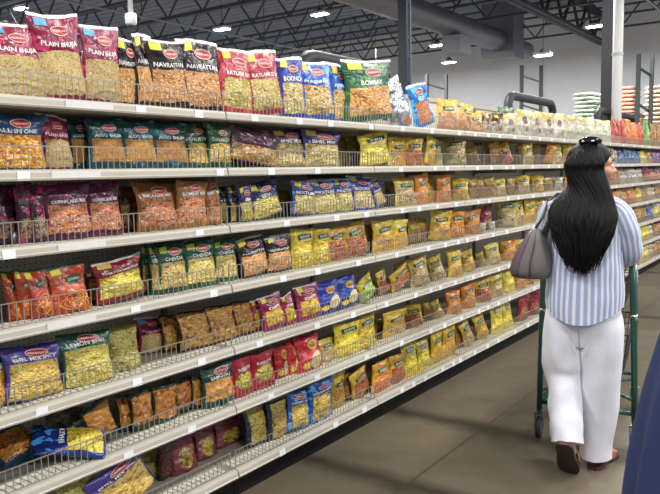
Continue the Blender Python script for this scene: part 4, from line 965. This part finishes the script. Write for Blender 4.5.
for j in range(15):                                              # scalp cap, open over the face
    t = .03 + (PI * .62) * j / 14; rg = []
    for i in range(40):
        a = 2 * PI * i / 40; fr = max(0, math.sin(a)) ** 2; tt = min(t, .95 if fr > .45 else 2.2) if fr > .2 else t
        tt = t * (1 - .5 * fr)
        rg.append(Vector(HC) + M @ Vector((.087 * math.sin(tt) * math.cos(a), .103 * math.sin(tt) * math.sin(a) - .014, .03 + .096 * math.cos(tt))))
    rings.append(rg)
mb.loft(rings, True, True)
hairlocks(mb, HC, FA * .35, .6, .125, 5, n=720, zend=.96)
hair = mb.build('hair', hm, W, True)
cm = mat('clip_black', '17161a', .15); c_ = Vector((HC[0] + .0, HC[1] - .045, HC[2] + .112))
hc = MB().tube([c_ + Vector((x, -.01 * abs(x) / .05, .012 - 3 * x * x)) for x in (-.05, -.03, 0, .03, .05)], [.008, .016, .019, .016, .008], 12).build('hair_clip', cm, W, True)
for s in (-.03, .012): MB().ell(c_ + Vector((s, -.018, .008)), (.008, .005, .005)).build('clip_glint', mat('glint_silver', 'b8bcc4', .15, .6), hc, True)  # pale beads stand in for light glints on the clip
# slip-on sandals
sol = mat('sole_brown', '3a2620', .6); stp = mat('strap_rust', '8c4a38', .5)
def sandal(M_):
    def T(pts): return [tuple(M_ @ Vector(p)) for p in pts]
    out = []; n = 12; L = [( -.035, .0), (-.036, .03), (-.033, .09), (-.043, .15), (-.045, .19), (-.032, .235), (0, .25), (.03, .24), (.043, .2), (.042, .15), (.032, .09), (.034, .03), (.032, .0), (.018, -.02), (-.02, -.02)]
    mb = MB(); mb.loft([T([(x, y, z) for x, y in L]) for z in (0, .018)]); s = mb.build('sandal', sol, W)
    mb = MB(); rg = []
    for q in (.12, .135, .155, .172): rg.append(T([(.046 * math.cos(t), q, .014 + .062 * math.sin(t) * (1 - (q - .12) * 3)) for t in [PI * k / 14 for k in range(15)]] + [(.041 * math.cos(t), q, .014 + .057 * math.sin(t) * (1 - (q - .12) * 3)) for t in [PI * k / 14 for k in range(14, -1, -1)]]))
    mb.loft(rg); mb.build('sandal_strap', stp, s, True)
sandal(Matrix.Translation((.062, .06, 0)) @ Matrix.Rotation(R(-13), 4, 'Z') @ Matrix.Translation((.002, -.03, 0)))
a_ = R(-50); Ml = Matrix.Translation((-.038, -.205, .205)) @ Matrix.Rotation(a_, 4, 'X') @ Matrix.Translation((0, 0, -.03)) @ Matrix.Diagonal((1.15, 1, 1, 1))
sandal(Ml)

# handbag on her left shoulder
B = empty('handbag', (wx, wy_, 0), WR); B.scale = (1.035,) * 3
tag(B, 'taupe and mauve panelled leather handbag hanging from the woman\'s left shoulder', 'handbag')
tp1 = mat('mauve_leather', '564850', .45, noise_amt=.06); tp2 = mat('grey_leather', '645f5e', .45, noise_amt=.06); tp3 = mat('dark_leather', '3a3236', .45)
bx, by = -.225, -.085
def quad_loft(z0z, name, m, parent): 
    mb = MB(); mb.loft(z0z); return mb.build(name, m, parent, True)
secs = ((.935, .062, .028), (.945, .085, .05), (.975, .098, .058), (1.02, .093, .055), (1.08, .07, .045), (1.13, .046, .034), (1.165, .026, .024), (1.175, .012, .014))
mb = MB(); mb.loft([sect((bx + .0 + (z - 1.0) * .12, by, z), rx, ry, 24, .75) for z, rx, ry in secs]); bg_ = mb.build('bag_body', tp2, B, True)
# side panels wrap the left third in mauve and the edge in a dark gusset
def panel(a0, a1, name, m, z1=99):
    mb = MB(); rows = []
    for z, rx, ry in secs[1:-1]:
        pts = []
        for k in range(9):
            a = a0 + (a1 - a0) * k / 8; x = (rx + .002) * math.copysign(abs(math.cos(a)) ** .75, math.cos(a)); y = (ry + .002) * math.copysign(abs(math.sin(a)) ** .75, math.sin(a)); pts.append(Vector((bx + (z - 1.0) * .12 + x, by + y, z)))
        inner = [p * 1 + (Vector((bx, by, p.z)) - p) * .06 for p in reversed(pts)]
        rows.append(pts + inner)
    mb.loft(rows); return mb.build(name, m, B, True)
panel(PI * 1.0, PI * 1.38, 'side_panel', tp1); panel(PI * .55, PI * .97, 'side_panel', tp1)
MB().tube([(bx + .004, by - .058, .95), (bx + .006, by - .061, 1.02), (bx + .02, by - .043, 1.1), (bx + .025, by - .02, 1.17)], .0025, 6).build('piping', tp3, B, True)
hd = MB().tube([(bx + .055, by, 1.15), (bx + .075, by + .01, 1.21), (bx + .085, by + .02, 1.25)], [.012, .010, .008], 10).build('handle', tp3, B, True)
MB().tube([(bx - .0, by, 1.15), (bx + .05, by + .005, 1.23), (-.165, -.03, 1.30), (-.125, -.01, 1.335), (-.12, .03, 1.335), (-.17, .06, 1.28), (bx + .08, by + .05, 1.2), (bx + .04, by + .02, 1.15)], .0065, 8).build('shoulder_strap', tp3, B, True)
for k in range(7):
    p_ = Vector((bx + .045, by - .02, 1.17)) + Vector((.007, .004, .018)) * k
    MB().tube([p_ + Vector((.006 * math.cos(t), .0, .009 * math.sin(t))) for t in [2 * PI * q / 8 for q in range(9)]], .0016, 6).build('chain_link', mat('chain_gold', 'b8a888', .25, .8), B, True)

# ================================================================ SHOPPING CART
CR = R(7); C_ = empty('shopping_cart', (-1.083, 3.812, 0), CR); C_.scale = (1.035,) * 3
tag(C_, 'dark green two-basket metal shopping cart pushed by the woman in striped shirt', 'shopping cart')
gm_ = mat('cart_green', '17463a', .3, .1, coat=.3); blk = mat('cart_black', '1a1b1c', .4); gw = mat('cart_wire', '20282a', .4, .4)
mb = MB(); hw = .225
for s in (-1, 1):
    mb.tube([(s * hw * 1.06, 0.03, .16), (s * hw * 1.03, .02, .45), (s * hw * .98, .0, .8), (s * hw * .96, -.012, 1.0)], .0165, 12)
    mb.tube([(s * hw * 1.05, .03, .2), (s * hw * .95, .3, .215), (s * .17, .72, .22)], .014, 12)
    mb.tube([(s * .17, .72, .13), (s * .17, .70, .55), (s * .165, .66, .86)], .0125, 10)
    mb.tube([(s * hw * 1.0, .015, .62), (s * .2, .25, .66), (s * .165, .68, .70)], .010, 10)
mb.tube([(-hw, .03, .2), (hw, .03, .2)], .012, 10).tube([(-.17, .72, .22), (.17, .72, .22)], .012, 10)
mb.tube([(-hw * 1.02, .06, .26), (.17, .6, .22)], .009, 8).tube([(hw * 1.02, .06, .26), (-.17, .6, .22)], .009, 8)
mb.build('frame', gm_, C_, True)
MB().tube([(-hw * 1.02, -.012, 1.005), (hw * 1.02, -.012, 1.005)], .0155, 14).build('handle', blk, C_, True)
for s in (-1, 1): MB().tube([(s * hw * 1.0, .010, .69), (s * hw * .99, .006, .72)], .0185, 12).build('clamp_ring', mat('clamp_steel', 'b9bcc0', .25, .8), C_, True)
def basket(z0, z1, y0, y1, w0, w1):
    mb = MB(); r = .0019
    for k in range(8):
        t = k / 7; z = z0 + (z1 - z0) * t; w_ = w0 + (w1 - w0) * t; rr = .004 if k in (0, 7) else r
        c4 = [(-w_, y0, z), (w_, y0, z), (w_ * .82, y1, z), (-w_ * .82, y1, z), (-w_, y0, z)]
        for a, b in zip(c4, c4[1:]): mb.bar(a, b, rr * 2)
    for k in range(15):
        t = k / 14; 
        x0 = -w0 + 2 * w0 * t; x1 = -w1 + 2 * w1 * t
        mb.bar((x0, y0, z0), (x1, y0, z1), r * 2); mb.bar((x0 * .82, y1, z0), (x1 * .82, y1, z1), r * 2); mb.bar((x0, y0, z0), (x0 * .82, y1, z0), r * 2)
        y = y0 + (y1 - y0) * t; f = 1 - .18 * t
        for s in (-1, 1): mb.bar((s * w0 * f, y, z0), (s * w1 * f, y, z1), r * 2)
        mb.bar((-w0 * f, y, z0), (w0 * f, y, z0), r * 2)
    mb.build('basket', gw, C_)
basket(.74, .97, .03, .66, .17, .2); basket(.36, .60, .05, .68, .165, .195)
for x, y in ((-hw * 1.06, .03), (hw * 1.06, .03), (-.17, .72), (.17, .72)):
    wl = MB().tube([(x - .013, y, .06), (x - .009, y, .06), (x + .009, y, .06), (x + .013, y, .06)], [.05, .06, .06, .05], 22).build('wheel', mat('wheel_black', '222326', .5), C_, True)
    MB().tube([(x - .0145, y, .06), (x + .0145, y, .06)], .03, 16).build('hub', mat('hub_grey', '6f7478', .4), wl, True)
    mb = MB()
    for s in (-1, 1): mb.bar((x + s * .021, y, .055), (x + s * .021, y, .135), .004, .026)
    mb.box(x - .023, x + .023, y - .02, y + .02, .132, .14); mb.tube([(x, y, .138), (x, y, .175)], .014, 12); mb.build('caster_fork', gm_, C_)

# ================================================================ PERSON IN NAVY, CLOSE ON THE RIGHT
NX, NY, NR = -.135, 2.02, R(-4)
N = empty('person', (NX, NY, 0), NR)
tag(N, 'person in long navy blue clothing cut off by the right picture edge', 'person')
mb = MB(); HN = (0, .02, 1.53)
head(mb, HN, 0)
mb.tube([(0, 0, 1.35), (0, .005, 1.41), (0, .015, 1.47)], [.06, .052, .05], 16)
mb.loft([sect((0, .0, z), rx, ry) for z, rx, ry in ((.78, .15, .11), (.9, .16, .12), (1.05, .125, .1), (1.2, .145, .1), (1.33, .15, .085), (1.385, .06, .05))])
for s in (-1, 1):
    el = (s * .19, -.02, 1.09); wr = (s * .13, .255, 1.06)
    mb.tube([(s * .08, 0, 1.32), (s * .14, 0, 1.30), (s * .176, -.005, 1.2), el], [.042, .04, .036, .032], 14)
    mb.tube([el, (s * .17, .12, 1.07), wr], [.035, .031, .023], 14); relaxed_hand(mb, wr, s)
    mb.tube([(s * .08, 0, .82), (s * .085, .01, .62), (s * .085, .02, .46), (s * .085, -.0, .3), (s * .085, -.01, .09)], [.09, .078, .055, .05, .033], 16)
    mb.tube([(s * .085, -.035, .045), (s * .085, .03, .055), (s * .09, .09, .04), (s * .092, .14, .032)], [.034, .036, .036, .028], 14)
    for i in range(5): mb.tube([(s * (.068 + i * .0125), .14, .03), (s * (.068 + i * .0135), .18 - i * .006, .026), (s * (.068 + i * .0138), .2 - i * .009, .024)], [.012, .0115 - i * .001, .0095 - i * .0006], 8)
voxel(mb, 'body', skin, .006, 3, N); face_parts(N, HN, 0)
nm = mat('navy_cloth', '1b2a50', .85, noise_amt=.12, nscale=90, bump=.1)
def flare():
    rg = []
    for z, rx, ry, amp in ((.26, .335, .3, .018), (.34, .333, .295, .017), (.5, .325, .28, .015), (.65, .316, .26, .013), (.8, .30, .235, .010), (.92, .28, .21, .007), (1.02, .258, .18, .004), (1.12, .23, .15, .002), (1.22, .195, .128, 0), (1.31, .185, .11, 0), (1.36, .14, .09, 0), (1.39, .08, .072, 0), (1.415, .064, .06, 0)):
        pts = []
        for i in range(96):
            a = 2 * PI * i / 96; k = 1 + amp / rx * math.sin(a * 17 + 1.2 * math.sin(a * 3)); pts.append((rx * k * math.cos(a), ry * k * math.sin(a), z))
        rg.append(pts)
    return rg
dr = bpy.data.objects.new('dress', cloth_mesh('dress', [(flare(), .006, (8, 8, 3))] + [(tube_rings([(s * .12, 0, 1.345), (s * .15, 0, 1.325), (s * .175, -.003, 1.22), (s * .187, -.015, 1.12), (s * .18, .04, 1.075), (s * .15, .18, 1.06)], [.056, .062, .054, .05, .047, .04], 26), .005, (14, 14, 14)) for s in (-1, 1)], nm, 21)); COL.objects.link(dr); dr.parent = N
mb = MB(); rings = []
for j in range(14):
    t = .03 + (PI * .62) * j / 13; rg = []
    for i in range(36):
        a = 2 * PI * i / 36; fr = max(0, math.sin(a)) ** 2; tt = t * (1 - .5 * fr)
        rg.append(Vector(HN) + Vector((.086 * math.sin(tt) * math.cos(a), .102 * math.sin(tt) * math.sin(a) - .014, .03 + .096 * math.cos(tt))))
    rings.append(rg)
mb.loft(rings); mb.ell((0, -.115, 1.5), (.05, .045, .045)); mb.build('hair', hm, N, True)
for s in (-1, 1):
    L = [(-.035, -.07), (-.043, .09), (-.04, .16), (0, .2), (.04, .16), (.043, .09), (.035, -.07), (0, -.09)]
    sd_ = MB().loft([[(s * .088 + x, y, z) for x, y in L] for z in (0, .016)]).build('sandal', sol, N)
    MB().tube([(s * .088 - .045, .09, .012), (s * .088 - .035, .09, .06), (s * .088, .09, .078), (s * .088 + .035, .09, .06), (s * .088 + .045, .09, .012)], .008, 8).build('sandal_strap', stp, sd_, True)
# ================================================================ LIGHT AND EXPOSURE
w = bpy.data.worlds.new('world'); scene.world = w; w.use_nodes = True
bg = w.node_tree.nodes['Background']; bg.inputs[0].default_value = (.8, .88, 1, 1); bg.inputs[1].default_value = .6
vs = scene.view_settings; vs.view_transform = 'Standard'; vs.look = 'None'; vs.gamma = 1; vs.use_curve_mapping = False; vs.exposure = 0.0
